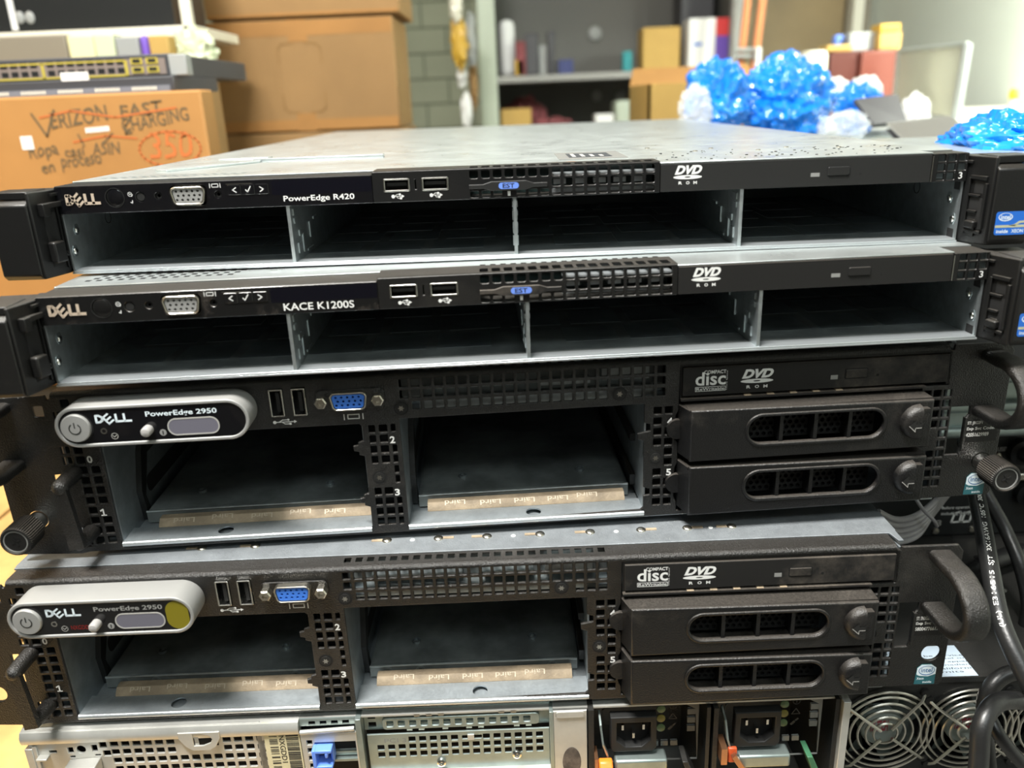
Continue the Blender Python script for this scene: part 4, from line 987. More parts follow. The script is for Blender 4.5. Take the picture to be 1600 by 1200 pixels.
        if n_ == 0:
            e = MB(); e.prism([(-4, 40), (-9, 42), (-10, 55), (-7.5, 57.6), (-4, 57.6)], 'x', u0-1.0, u0+6.2); e.build('release_lever', 'orange', ps, bevel=0.8)
            e = MB(); e.box(u0-3.0, u0-1.2, -6, 4, 40, 58); e.build('lever_plate', 'copper', ps)
        else:
            e = MB(); e.box(u0-2.2, u0+1.0, -7, 4, 52, 62.5); e.prism([(u0+5, 60), (u0+13, 46), (u0+11, 44), (u0+3, 58)], 'y', -9, -6); e.build('lever_plate', 'copper', ps)
            e = MB(); e.prism([(-3, 50), (-6.5, 53), (-5, 61), (-3, 61)], 'x', u0+2.0, u0+6.6); e.build('release_lever', mat('dull_red_lever', (0.45, 0.07, 0.02), 0.4), ps, bevel=0.6)
        e = MB(); e.box(u0+8, u0+36, -4, 5, 46, 54); e.build('pull_handle', 'steelgreen', ps, bevel=1.2)
        e = MB(); e.prism([(u0+43, 56), (u0+46, 56), (u0+52, 42), (u0+48, 42)], 'y', -8, 4); e.build('cable_clip', 'case' if n_ == 0 else mat('green_clip', (0.04, 0.14, 0.07), 0.5), ps, bevel=0.4)
    return root
rear_server((-0.0406-0.009, -0.0520, BZ-0.0073-0.0894), rot_of(0.0047, 0.0022))

# ------------------------------------------------------------------ points along camera rays used to route the cables at right
def pd(px, py, d): return Vector(CAM_P)+(CR*((px-800)/FPX)+CU*(-(py-600)/FPX)+fwd)*d
def smooth_path(pts, n=10):
    P = [Vector(p) for p in pts]; P = [P[0]*2-P[1]]+P+[P[-1]*2-P[-2]]; out = []
    for i in range(1, len(P)-2):
        for k in range(n):
            t = k/n; a, b, c, d = P[i-1:i+3]
            out.append(0.5*((2*b)+(c-a)*t+(2*a-5*b+4*c-d)*t*t+(3*b-3*c+d-a)*t*t*t))
    out.append(P[-2]); return out
def cable(name, pts, r, m, label, seg=14, group=None):
    mb = MB(); mb.tube([v for v in smooth_path(pts)], r, seg); o = mb.build(name, m, None, smooth=True, k=1.0)
    return tag(o, label, 'cable', group)

# ------------------------------------------------------------------ twin-fan case to the right of the stack
CX, CY, CZ0, CZ1 = 392.0, -17.0, 953.2, 1024.0
fc = empty('fan_case', (0, 0, 0)); tag(fc, 'low black equipment case with wire-guarded fans, right of the stack', 'equipment')
fan_c = []
for px, py in ((1380, 1140), (1512, 1136)):
    p = at(px, py, CY/1000); fan_c.append((p.x*1000, p.z*1000))
fan_c.append((fan_c[1][0]*2-fan_c[0][0], fan_c[1][1]))
FR = 27.5
mb = MB(); mb.plate([(CX, CZ0), (700, CZ0), (700, CZ1), (CX, CZ1)], [circ(a, b, FR, 40) for a, b in fan_c], CY, CY+1.2, 0.2)
mb.box(CX, 700, CY+1, 396, CZ1-1.2, CZ1); mb.box(CX, 700, CY+1, 396, CZ0, CZ0+1); mb.box(CX, CX+1.2, CY+1, 396, CZ0, CZ1); mb.box(699, 700, CY+1, 396, CZ0, CZ1); mb.box(CX, 700, 395, 396, CZ0, CZ1)
mb.box(CX+2, 698, CY-0.8, CY+0.3, CZ1-3, CZ1+0.2)
mb.build('case_shell', 'case', fc)
for a, b in fan_c:
    g = MB()
    for r in (7.0, 11.5, 16.0, 20.5, 24.8, 28.2): g.tube([(a+r*cos(2*pi*i/40), CY-3.4+0.06*r, b+r*sin(2*pi*i/40)) for i in range(41)], 0.75, 6)
    for k in range(4):
        an = pi/4+k*pi/2+0.1; g.tube([(a+4.5*cos(an), CY-4.2, b+4.5*sin(an)), (a+29*cos(an), CY-3.4, b+29*sin(an)), (a+33*cos(an), CY-0.8, b+33*sin(an))], 0.95, 6)
    gd = g.build('wire_guard', 'wire', fc, smooth=True)
    h = MB(); h.lathe([(12.5, CY+8), (12.5, CY+2), (11.5, CY+1)], 'y', (a, 0, b), 30); hb = h.build('fan_hub', 'hub', fc, smooth=True)
    h = MB(); text_on(h, 'Y.S.TECH', a-8, a+3, b-2.0, b+6.0, CY+0.9, 0.04); h.build('hub_print', 'redink', hb)
    for k in range(7):
        a0 = 2*pi*k/7; vs = []
        for r, tw in ((12, 0.0), (18, 0.18), (25.6, 0.34)):
            for j in range(5): an = a0+tw+j*0.16; vs.append((a+r*cos(an), CY+3+j*2.6, b+r*sin(an)))
        h = MB(); h.add(vs, [(i*5+j, i*5+j+1, (i+1)*5+j+1, (i+1)*5+j) for i in range(2) for j in range(4)]); h.build('fan_blade', 'fanblade', hb, smooth=True)
    h = MB(); h.ring((a, CY+1.2, b), 'y', FR-0.4, FR+0.8, 22, 40); h.build('fan_shroud', 'matte', fc)
    h = MB(); h.box(a-FR, a+FR, CY+22, CY+23, b-FR, b+FR); h.build('fan_back', 'hole', fc)
    for k in range(4):
        an = pi/4+k*pi/2+0.1; h = MB(); h.lathe([(2.8, CY), (2.6, CY-1.4), (1.0, CY-1.8)], 'y', (a+33*cos(an), 0, min(b+33*sin(an), CZ1-3)), 16); h.build('guard_screw', 'matte', fc, smooth=True)
wl = MB(); q = [at(1235, 1066, 0)]
def on_z(px, py, Z):
    d = CR*((px-800)/FPX)+CU*(-(py-600)/FPX)+fwd; t = (Z-CAM_P[2])/d.z; return Vector(CAM_P)+d*t
lz = CZ1/1000
y0, y1 = on_z(1480, 1058, lz).y*1000, on_z(1480, 1009, lz).y*1000
x1 = on_z(1530, 1057, lz).x*1000
wl.prism([(x1-78, y0), (x1, y0), (x1, y1), (x1-78, y1)], 'z', CZ1, CZ1+0.15)
wlo = wl.build('warning_label', 'paperblue', fc)
wl = MB()
for i, t in enumerate(('CAUTION', 'This unit must be serviced', 'by qualified personnel only', 'This Class A digital apparatus', 'complies with Canadian', 'and State of California', 'rules and limits')):
    yy = y1-4-(i+1)*(y1-y0-6)/7.5; vs, fs = text_geo(t); wl.add([(x1-(58-0.8*i)+(28+3.0*len(t)*0.5)*a*0.9, yy+1.6*b, CZ1+0.2) for a, b in vs], fs)
wl.build('label_print', 'ink', wlo)

# ------------------------------------------------------------------ black device with knobs, behind and above
def box_thing(name, m, x0, x1, y0, y1, z0, z1, label, cat, bevel=1.0, group=None):
    mb = MB(); mb.box(x0*1000, x1*1000, y0*1000, y1*1000, z0*1000, z1*1000); o = mb.build(name, m, None, bevel=bevel); return tag(o, label, cat, group)
GY = 0.135
ge = empty('amplifier', (0, 0, 0)); tag(ge, 'black device with knobs and white print, behind the thumbscrew at right', 'equipment')
gz0 = CZ1+0.6; gz1 = at(1600, 655, GY).z*1000
mb = MB(); mb.box(452, 760, GY*1000, 390, gz0, gz1); body = mb.build('case_shell', 'case', ge, bevel=1.0)
def gxy(px, py): p = at(px, py, GY); return p.x*1000, p.z*1000
yf = GY*1000
def gtext(s, pa, pb, h, m='white', bold=0.01):
    a = gxy(*pa); b = gxy(*pb); text(s, a[0], b[0], a[1], a[1]+h, yf-0.2, m, ge, bold=bold)
gtext('Before operating this', (1471, 797), (1532, 797), 3.0); gtext('including safety rules', (1470, 806), (1532, 806), 3.0)
mb = MB(); a = gxy(1486, 816); b = gxy(1530, 816)
L = (b[0]-a[0])
for k in (0, 1):
    x = a[0]+k*7.6; stroke(mb, [(x+0.6, a[1]), (x, a[1]+0.1), (x+1.6, a[1]+7.5), (x+5.6, a[1]+8.6), (x+6.8, a[1]+6.5), (x+5.8, a[1]+0.4), (x+0.6, a[1])], 1.4, yf-0.2)
stroke(mb, [(a[0]+16.4, a[1]), (a[0]+23, a[1]+7), (a[0]+23, a[1]), (a[0]+16.4, a[1])], 1.2, yf-0.2); mb.build('large_lettering', 'white', ge)
gtext('8', (1460, 822), (1470, 822), 5.0, 'grey_print'); gtext('USER', (1558, 705), (1575, 705), 3.2)
for (px, py, r, nm) in ((1592, 703, 9.5, 'knob'), (1603, 768, 10, 'knob')):
    x, z = gxy(px, py); mb = MB(); mb.lathe([(r, yf), (r*0.97, yf-6), (r*0.6, yf-7), (r*0.55, yf-14), (r*0.45, yf-15)], 'y', (x, 0, z), 30); mb.build(nm, 'case', ge, smooth=True)
for (px, py) in ((1518, 826), (1461, 829), (1559, 711)):
    x, z = gxy(px, py); mb = MB(); mb.lathe([(2.6, yf), (2.2, yf-1.6), (0.8, yf-2.2)], 'y', (x, 0, z), 16); mb.build('case_screw', 'nickel', ge, smooth=True)
x, z = gxy(1600, 740); mb = MB(); mb.box(x-8, x+8, yf-6, yf, z-3, z+3); mb.build('toggle_switch', 'nickel', ge, bevel=1.2)
mb = MB(); x, z = gxy(1485, 838); mb.box(x, x+60, yf-3, yf, z-1.0, z+0.6); mb.build('trim_strip', 'matte', ge)
sb = empty('steel_chassis', (0, 0, 0)); tag(sb, 'grey-green steel chassis with rolled edges, lying on the black device with knobs', 'equipment')
mb = MB(); mb.box(470, 780, 105, 385, gz1+0.3, gz1+62); mb.build('case_shell', 'steelgreen', sb, bevel=2)
for dz in (6, 24, 44):
    mb = MB(); mb.tube([(469, 104, gz1+dz), (781, 104, gz1+dz)], 4.2, 14); mb.build('rolled_edge', 'steelgreen', sb, smooth=True)
top0 = gz1+62.3
st = empty('rack_server', (0, 0, 0)); tag(st, 'silver-lidded server lying at right behind the top rack latch, crumpled blue bag on it', 'server')
mb = MB(); mb.box(472, 900, 62, 290, top0, 1301); mb.build('case_shell', 'case', st, bevel=1.0)
mb = MB(); mb.box(471, 901, 57, 292, 1301, 1302.2); mb.build('top_cover', 'lid', st, bevel=0.3)

# ------------------------------------------------------------------ cables
cord_pts = [pd(1508, 690, 0.53), pd(1524, 765, 0.495), pd(1537, 830, 0.465), pd(1549, 900, 0.44), pd(1561, 960, 0.43), pd(1582, 1015, 0.42), pd(1618, 1085, 0.41)]
cord = empty('power_cord', (0, 0, 0)); tag(cord, 'thick black power cord with white lettering, hanging beside the right handle', 'cable')
R_ = 0.0048
cp_ = smooth_path(cord_pts, 14)
mb = MB(); mb.tube(cp_, R_, 20); mb.build('cord_sleeve', 'rubber', cord, smooth=True, k=1.0)
# lettering wrapped around the sleeve
arc = [0.0]
for i in range(1, len(cp_)): arc.append(arc[-1]+(cp_[i]-cp_[i-1]).length)
def along(s):
    s = max(0, min(s, arc[-1]-1e-6)); i = 0
    while arc[i+1] < s: i += 1
    t = (s-arc[i])/(arc[i+1]-arc[i]); p = cp_[i].lerp(cp_[i+1], t); return p, (cp_[i+1]-cp_[i]).normalized()
def nearest(px, py):
    best = None
    for i, q_ in enumerate(cp_):
        d = q_-Vector(CAM_P); z = d.dot(fwd); x = 800+FPX*d.dot(CR)/z; y = 600-FPX*d.dot(CU)/z
        e = (x-px)**2+(y-py)**2
        if best is None or e < best[0]: best = (e, arc[i])
    return best[1]
s_lo, s_hi = nearest(1563, 985), nearest(1527, 775)
vs, fs = text_geo('(UL)  E316515  SJT  3X16AWG  105\u00b0C  300V', 0.01)
out = []
for a, b in vs:
    p, t = along(s_lo+(s_hi-s_lo)*a)
    side = t.cross(fwd).normalized(); toward = side.cross(t).normalized()
    if toward.dot(fwd) > 0: toward = -toward
    if side.dot(CR) < 0: side = -side
    # letters read upward: their tops point left
    ph = radians(-10-38*b)
    out.append(p+(side*sin(ph)+toward*cos(ph))*R_*1.015)
mb = MB(); mb.add(out, fs); mb.build('cord_lettering', 'white', cord, k=1.0)
cable('power_cord', [pd(1525, 745, 0.52), pd(1548, 785, 0.515), pd(1572, 830, 0.51), pd(1594, 885, 0.50), pd(1606, 950, 0.50), pd(1590, 1010, 0.51), pd(1560, 1040, 0.53)], 0.0040, 'rubber', 'plain black cord curving down behind the lettered cord')
cable('power_cord', [pd(1526, 1240, 0.40), pd(1530, 1180, 0.40), pd(1534, 1135, 0.40), pd(1552, 1102, 0.405), pd(1585, 1094, 0.415), pd(1640, 1105, 0.42)], 0.0046, 'rubber', 'thick black cord bent sideways in front of the second fan')
cable('power_cord', [pd(1548, 1240, 0.46), pd(1538, 1120, 0.455), pd(1545, 1080, 0.45), pd(1570, 1055, 0.45), pd(1610, 1047, 0.45)], 0.0044, 'rubber', 'thick black cord arching above the second fan')
cable('power_cord', [pd(1543, 1115, 0.435), pd(1562, 1150, 0.43), pd(1590, 1185, 0.43), pd(1630, 1225, 0.43)], 0.0036, 'rubber', 'black cord running diagonally to the lower right corner')
rr = random.Random(4)
for i, (x0, y0_, x1_, y1_, d) in enumerate(((1478, 905, 1600, 862, .56), (1475, 935, 1605, 925, .56), (1500, 960, 1600, 900, .57), (1490, 890, 1590, 880, .58), (1500, 915, 1590, 945, .55))):
    cable('coiled_cable', [pd(x0-30, y0_+10, d+.02), pd(x0+30, y0_-8, d), pd((x0+x1_)/2+10, (y0_+y1_)/2-6, d-.01), pd(x1_, y1_, d), pd(x1_+40, y1_+12, d+.01)], 0.0058, 'rubber' if i != 1 else 'case', 'dark cable in the bundle behind the printed power cord', group='cable bundle right of the lower handle')
for i in range(5):
    o_ = i*11
    cable('grey_cable', [pd(1372, 800+o_, .50), pd(1400, 812+o_*0.8, .505), pd(1432, 806+o_*0.7, .51), pd(1462-2*i, 782+o_*0.55, .53), pd(1480, 755+o_*0.4, .56)], 0.0021, 'greywire', 'grey cable in the bent bundle under the third server\'s right end', group='bent grey cables')
cable('cable_tie', [pd(1430, 778, .50), pd(1443, 797, .498), pd(1458, 812, .50), pd(1464, 822, .51)], 0.0011, 'greywire', 'thin light strap crossing the bent grey cables')

# ================================================================== the room and what stands in it
M.update(
 kraft=mat('brown_cardboard', (0.36, 0.175, 0.048), 0.75, var=0.10, vscale=6, bump=0.1, bscale=120),
 kraft2=mat('tan_cardboard', (0.30, 0.172, 0.064), 0.75, var=0.08, vscale=5, bump=0.1, bscale=120),
 kraft_yellow=mat('yellowish_cardboard', (0.45, 0.285, 0.075), 0.7, var=0.08, vscale=6),
 tape=mat('brown_packing_tape', (0.40, 0.20, 0.055), 0.3),
 marker=mat('faded_black_marker', (0.11, 0.075, 0.035), 0.8), redmarker=mat('faded_red_marker', (0.48, 0.13, 0.03), 0.8),
 block=mat('painted_block_wall', (0.38, 0.41, 0.30), 0.7, var=0.08, vscale=3, bump=0.2, bscale=60), mortar=mat('block_mortar', (0.22, 0.25, 0.18), 0.8),
 wall=mat('white_painted_wall', (0.62, 0.66, 0.60), 0.7, var=0.03, vscale=2), ceil=mat('ceiling_paint', (0.4, 0.4, 0.38), 0.9), darkwall=mat('dark_painted_wall', (0.07, 0.065, 0.06), 0.8),
 floor=mat('concrete_floor', (0.25, 0.24, 0.22), 0.7, var=0.2, vscale=4),
 shelfgreen=mat('pale_green_enamel', (0.42, 0.47, 0.38), 0.4), shelfgrey=mat('dark_grey_enamel', (0.12, 0.118, 0.105), 0.6), shelfboard=mat('grey_shelf_enamel', (0.28, 0.275, 0.26), 0.5),
 bluebag=mat('glossy_blue_plastic_film', (0.005, 0.19, 0.78), 0.16, coat=0.5, var=0.4, vscale=25, color2=(0.015, 0.27, 0.88), bump=1.0, bscale=150),
 clear=mat('crumpled_clear_film', (0.85, 0.87, 0.87), 0.12, alpha=0.35, coat=0.5),
 whitefilm=mat('white_plastic', (0.80, 0.80, 0.78), 0.3), creamfilm=mat('cream_plastic', (0.75, 0.72, 0.60), 0.4),
 wine=mat('wine_red_laminate', (0.085, 0.018, 0.012), 0.4), maroon=mat('maroon_cloth', (0.20, 0.055, 0.06), 0.9, var=0.3, vscale=20),
 door=mat('ochre_brown_door', (0.26, 0.185, 0.085), 0.5, var=0.12, vscale=3), doorgrey=mat('grey_brown_panel', (0.22, 0.19, 0.14), 0.55),
 orangepaint=mat('orange_fibreglass', (0.62, 0.20, 0.06), 0.5), greysheet=mat('grey_board_face', (0.36, 0.36, 0.30), 0.22, 0.3), alu=mat('aluminium_frame', (0.35, 0.37, 0.36), 0.4, 0.6),
 yellow=mat('yellow_plastic', (0.75, 0.62, 0.02), 0.4), paper=mat('yellowish_paper', (0.72, 0.68, 0.38), 0.7), green=mat('pale_green_film', (0.55, 0.60, 0.40), 0.4),
 teal=mat('teal_plastic', (0.02, 0.22, 0.24), 0.4), red=mat('red_print', (0.72, 0.05, 0.05), 0.5), violet=mat('violet_print', (0.16, 0.08, 0.45), 0.5), navy=mat('navy_plastic', (0.03, 0.04, 0.14), 0.5),
 dgrey=mat('dark_grey_plastic', (0.05, 0.05, 0.055), 0.5), mgrey=mat('grey_plastic', (0.30, 0.31, 0.30), 0.5), gold=mat('amber_plastic', (0.55, 0.33, 0.04), 0.4),
 switchblue=mat('bluish_grey_enamel', (0.16, 0.17, 0.20), 0.45), rj=mat('port_yellow_trim', (0.42, 0.34, 0.05), 0.5), rjb=mat('port_housing', (0.20, 0.16, 0.14), 0.5),
)
def structure(name, mb, m): o = mb.build(name, m); o['kind'] = 'structure'; return o
X0, X1, Y0, Y1, ZC = -2600, 1760, -1900, 3400, 2900
structure('floor', MB().box(X0-100, X1+100, Y0-100, Y1+100, -50, 0), 'floor')
structure('ceiling', MB().box(X0-100, X1+100, Y0-100, Y1+100, ZC, ZC+50), 'ceil')
structure('wall_right', MB().box(X1, X1+100, Y0-100, Y1+100, 0, ZC), 'wall')
structure('wall_left', MB().box(X0-100, X0, Y0-100, Y1+100, 0, ZC), 'block')
structure('wall_front', MB().box(X0, X1, Y0-100, Y0, 0, ZC), 'darkwall')
bw = structure('wall_back', MB().box(X0, X1, Y1, Y1+100, 0, ZC), 'mortar')
mb = MB()
for j in range(28):
    for i in range(-1, 16):
        x = X0+i*205+(102 if j % 2 else 0)
        a, b = max(X0, x+4), min(X0+3100, x+201)
        if b > a+10: mb.box(a, b, Y1-8, Y1+1, j*103+4, min(ZC, j*103+99))
mb.build('block_courses', 'block', bw)

# workbench of pine boards
bench = empty('workbench', (0, 0, 0)); tag(bench, 'pine board workbench carrying the servers and the written cardboard box', 'table')
dark_b = empty('added_dark_table', (0, 0, 0)); tag(dark_b, 'dark table added beside the pine workbench against its orange reflection, under the twin-fan case', 'table')  # added dark surface, keeps orange wood reflections off the fan case
BT = 952.8
mb = MB(); mb.box(390, 1000, -110, 1030, BT-28, BT); mb.build('table_top', 'shelfgrey', dark_b, bevel=2)
for x in (430, 960):
    for y in (-60, 980): mb = MB(); mb.box(x-20, x+20, y-20, y+20, 0, BT-28); mb.build('leg', 'shelfgrey', dark_b)
for i in range(9):
    mb = MB(); mb.box(-900+i*143, -900+i*143+138, -110 if i % 1 == 0 else 0, 1000, BT-28, BT); mb.build('board', 'wood', bench, bevel=1.5)
for x in (-850, 330):
    for y in (-60, 930):
        mb = MB(); mb.box(x-40, x+40, y-40, y+40, 0, BT-28); mb.build('leg', 'wood', bench)

# ---- written cardboard box at left
BXY = 0.47
def fx(px, py, Y=BXY): p = at(px, py, Y); return p.x*1000, p.z*1000
cb = empty('cardboard_box', (0, 0, 0)); tag(cb, 'cardboard box with handwriting and a circled red 350, left of the stack', 'cardboard box')
xr = fx(313, 142)[0]; zt = fx(160, 146)[1]
yb = BXY*1000
mb = MB(); mb.box(xr-430, xr, yb, yb+36, 1060.3, zt); mb.build('carton', 'kraft', cb, bevel=2.5)
box_thing('dark_block', 'case', (xr-440)/1000, (xr+4)/1000, BXY+0.006, BXY+0.2, BT/1000+.0003, 1.06, 'dark block added under the written cardboard box for the shaded gap', 'equipment', 2)  # added dark block standing in for the shaded gap below the box
mb = MB(); mb.box(xr-432, xr-395, yb-0.6, yb+0.2, 1062, zt-1); mb.build('packing_tape', 'tape', cb)
def hand(body, p0, p1, hpx, m, shear=0.15, bold=0.012):
    """handwriting: body runs from pixel p0 to p1 (baseline)"""
    a = fx(*p0); b = fx(*p1); h = hpx*0.78
    L = hypot(b[0]-a[0], b[1]-a[1]); ang = math.atan2(b[1]-a[1], b[0]-a[0]); vs, fs = text_geo(body, bold, shear)
    rr = random.Random(len(body)); mb = MB()
    out = []
    for u, w in vs:
        x = u*L; z = w*h+sin(u*17)*h*0.06
        out.append((a[0]+x*cos(ang)-z*sin(ang), yb-0.4, a[1]+x*sin(ang)+z*cos(ang)))
    mb.add(out, fs); return mb.build('handwriting', m, cb)
def line(pts, w, m, name='marker_stroke'):
    mb = MB(); stroke(mb, [fx(*p) for p in pts], w, yb-0.5); return mb.build(name, m, cb)
line([(49, 178), (74, 213), (84, 172)], 2.2, 'marker')
hand('ERIZON', (82, 203), (172, 187), 20, 'marker'); hand('FAST', (190, 187), (258, 176), 17, 'marker')
hand('CHARGING', (194, 208), (298, 187), 17, 'marker'); line([(204, 186), (196, 196), (197, 209), (206, 207)], 2.0, 'marker')
hand('Ropa', (50, 255), (95, 247), 22, 'marker'); hand('casi', (103, 246), (134, 243), 12, 'marker'); hand('ASIN', (146, 243), (190, 240), 16, 'marker')
hand('en', (68, 272), (88, 268), 10, 'marker'); hand('proceso', (99, 270), (162, 262), 17, 'marker')
line([(62, 184), (110, 173), (180, 183), (275, 168)], 1.8, 'redmarker'); line([(115, 222), (165, 212), (214, 216)], 1.8, 'redmarker')
line([(122, 210), (132, 228)], 1.6, 'marker'); line([(176, 208), (160, 226)], 1.6, 'marker')
hand('350', (236, 250), (304, 247), 33, 'redmarker', bold=0.0)
line([(266+48*cos(t*pi/12+1.2)*1.0, 232+27*sin(t*pi/12+1.2)) for t in range(25)], 1.9, 'redmarker')
mb = MB()
for k in range(9): a = fx(134+k*4.2, 204-k*0.4); mb.box(a[0], a[0]+2.0, yb-0.5, yb, a[1]-2.5, a[1]+2.5)
mb.build('staple_row', 'whitefilm', cb)
mb = MB(); a = fx(36, 234); mb.box(a[0], a[0]+12, yb-0.5, yb, a[1], a[1]+13); mb.build('torn_patch', 'whitefilm', cb)

# ---- network switch and patch strip on the box
sw = empty('network_switch', (0, 0, 0)); tag(sw, 'rack network switch with rows of yellow-trimmed ports, on the written box', 'network switch')
SY = 0.50
def sx_(px, py): p = at(px, py, SY); return p.x*1000, p.z*1000
sxr = sx_(268, 100)[0]; z0 = zt+20; z1 = sx_(150, 88)[1]
z0 = sx_(150, 120)[1]
mb = MB(); mb.box(sxr-440, sxr, SY*1000, SY*1000+250, z0-2, z1); mb.build('switch_case', 'dgrey', sw, bevel=1)
mb = MB(); mb.box(sxr-2, sxr+16, SY*1000-2, SY*1000+14, z0-2, z1-1); mb.build('rack_ear', 'mgrey', sw, bevel=1)
h = (z1-z0)
mb = MB(); mb.box(sxr-440, sxr-6, SY*1000-1, SY*1000+0.5, z0, z1-4); pt = mb.build('port_bezel', 'rjb', sw)
mb = MB()
x = sxr-47
k = 0
while x > sxr-440:
    for r_ in (0, 1): mb.box(x-8.5, x-1.5, SY*1000-1.4, SY*1000-1, z0+2.5+r_*(h*0.42), z0+2.5+r_*(h*0.42)+h*0.26)
    k += 1; x -= 10.3
    if k % 8 == 0: x -= 7
mb.build('port_openings', 'hole', pt)
mb = MB(); x = sxr-47; mb.box(x-1, x+2, SY*1000-1.5, SY*1000-1, z0, z1-5)
for k in range(1, 5): xx = x-k*(8*10.3+7)+2.5; mb.box(xx, xx+3, SY*1000-1.5, SY*1000-1, z0, z1-5)
mb.box(sxr-440, sxr-47, SY*1000-1.5, SY*1000-1, z0-0.5, z0+1.2); mb.box(sxr-440, sxr-47, SY*1000-1.5, SY*1000-1, z1-6, z1-4.4)
mb.build('port_trim', 'rj', pt)
for i in range(2):
    for j in range(2):
        mb = MB(); mb.box(sxr-41+i*16, sxr-29+i*16, SY*1000-2, SY*1000-1, z0+2+j*h*0.42, z0+2+j*h*0.42+h*0.3); mb.build('uplink_port', 'rj', pt)
        mb = MB(); mb.box(sxr-39+i*16, sxr-31+i*16, SY*1000-2.3, SY*1000-2, z0+3.5+j*h*0.42, z0+1+j*h*0.42+h*0.3); mb.build('uplink_opening', 'hole', pt)
ps = empty('patch_panel', (0, 0, 0)); tag(ps, 'thin dark patch strip lying between the network switch and the written box', 'patch panel')
mb = MB(); mb.box(sxr-436, sxr+4, SY*1000-12, SY*1000+120, zt+0.4, z0-2.4); mb.build('strip_body', 'dgrey', ps, bevel=1)
mb = MB(); mb.box(sxr-436, sxr, SY*1000-14, SY*1000-12, zt+0.6, zt+(z0-zt)*0.36); mb.build('strip_rail', 'switchblue', ps)
mb = MB()
for k in range(9):
    for q in range(9): mb.box(sxr-14-k*38-q*2.9-1.5, sxr-14-k*38-q*2.9, SY*1000-14.4, SY*1000-14, zt+2, zt+(z0-zt)*0.3)
mb.build('contact_comb', 'creamfilm', ps)
mb = MB(); a = sx_(105, 121); mb.box(a[0], a[0]+28, SY*1000-12.6, SY*1000-12, a[1]-4, a[1]+4); mb.build('white_tag', 'whitefilm', ps)

# ---- shelf with a black carton above the switch (QR print on it left out)
UY = 0.86
def ux(px, py, Y=UY): p = at(px, py, Y); return p.x*1000, p.z*1000
cr = empty('storage_rack', (0, 0, 0)); tag(cr, 'cream metal shelf rack at upper left, carrying a black flat carton', 'shelf')
a = ux(293, 48); zsh = ux(150, 50)[1]
mb = MB(); mb.box(a[0]-640, a[0]+10, UY*1000, UY*1000+200, zsh-10, zsh+4); mb.build('shelf_board', 'creamfilm', cr, bevel=1)
for xx in (a[0]-6, a[0]-640):
    mb = MB(); mb.box(xx, xx+14, UY*1000, UY*1000+12, BT+0.2, zsh+260); mb.build('shelf_post', 'creamfilm', cr, bevel=1)
mb = MB(); mb.box(a[0]-600, a[0]-22, UY*1000+15, UY*1000+150, zsh+4.3, zsh+190); bc = mb.build('black_carton', 'case', None, bevel=2)
tag(bc, 'flat black carton standing on the cream shelf at upper left', 'box')
mb = MB(); p_ = ux(8, 30); mb.box(p_[0], p_[0]+8, UY*1000+13, UY*1000+15, zsh+8, zsh+150); mb.build('edge_strip', 'whitefilm', bc)
for px in (22, 38): p_ = ux(px, 26); MB().ball((p_[0], UY*1000+14, p_[1]), 7, (1, .3, 1.2)).build('foil_spot', 'mgrey', bc, smooth=True)
# papers and bags behind the switch
PY = 0.80
def pbox(name, m, x0, y0, x1, y1, Y, dep, label, cat, group=None, bev=2.0):
    a = at(x0, y1, Y); b = at(x1, y0, Y)
    return box_thing(name, m, a.x, b.x, Y, Y+dep, a.z, b.z, label, cat, bev, group)
base_z = zt
rest = box_thing('cardboard_box', 'kraft2', ux(0, 100, PY)[0]/1000-0.15, ux(322, 120, PY)[0]/1000, PY-0.02, PY+0.05, BT/1000+0.0005, ux(200, 118, PY)[1]/1000, 'narrow cardboard box behind the network switch, papers on its top', 'cardboard box', 2)
zr = ux(200, 118, PY)[1]
def stand(name, m, x0, x1, ytop, Y, dep, label, cat, zbase, group=None, bev=2.0):
    a = at(x0, 100, Y); b = at(x1, 100, Y); t = at((x0+x1)/2, ytop, Y)
    return box_thing(name, m, a.x, b.x, Y, Y+dep, zbase/1000+0.0004, t.z, label, cat, bev, group)
stand('brown_folder', 'doorgrey', -30, 110, 56, PY, 0.02, 'brown folder behind the left part of the network switch', 'folder', zr)
stand('paper_pack', 'paper', 112, 152, 55, PY, 0.03, 'dull yellow paper pack above the network switch', 'paper pack', zr)
stand('paper_pack', 'green', 153, 184, 53, PY, 0.03, 'brightest pale yellow paper pack above the network switch', 'paper pack', zr)
stand('parcel', 'mgrey', 186, 222, 57, PY, 0.03, 'grey-white wrapped parcel above the network switch', 'parcel', zr)
stand('blue_spool', 'violet', 224, 236, 55, PY, 0.012, 'small blue spool between the wrapped parcels at left', 'spool', zr, bev=4)
stand('parcel', 'kraft_yellow', 238, 268, 55, PY, 0.03, 'small tan parcel right of the blue spool', 'parcel', zr)
def crumple(name, m, c, r, sc, label, cat, seed=0, amp=0.30, freq=2.6, seg=72, rings=44, group=None, fine=0.10, zmin=None):
    from mathutils import noise
    mb = MB(); mb.ball((0, 0, 0), 1.0, (1, 1, 1), seg, rings); out = []
    for x, y, z in mb.v:
        p = Vector((x, y, z)); n1 = noise.noise(p*freq+Vector((seed*3.1, seed, 0))); n2 = noise.noise(p*freq*3.2+Vector((0, seed*5.3, 2))); n3 = abs(noise.noise(p*freq*8+Vector((seed, 7, 1))))
        s = 1+amp*n1+amp*0.55*n2-fine*n3
        q = Vector((x*sc[0], y*sc[1], z*sc[2]))*r*s+Vector(c)
        if zmin is not None and q.z < zmin: q.z = zmin+(q.z-zmin)*0.02
        out.append(q)
    mb.v = [tuple(v) for v in out]; o = mb.build(name, m, None, smooth=True, k=1.0)
    for p in o.data.polygons: p.use_smooth = True
    return tag(o, label, cat, group)
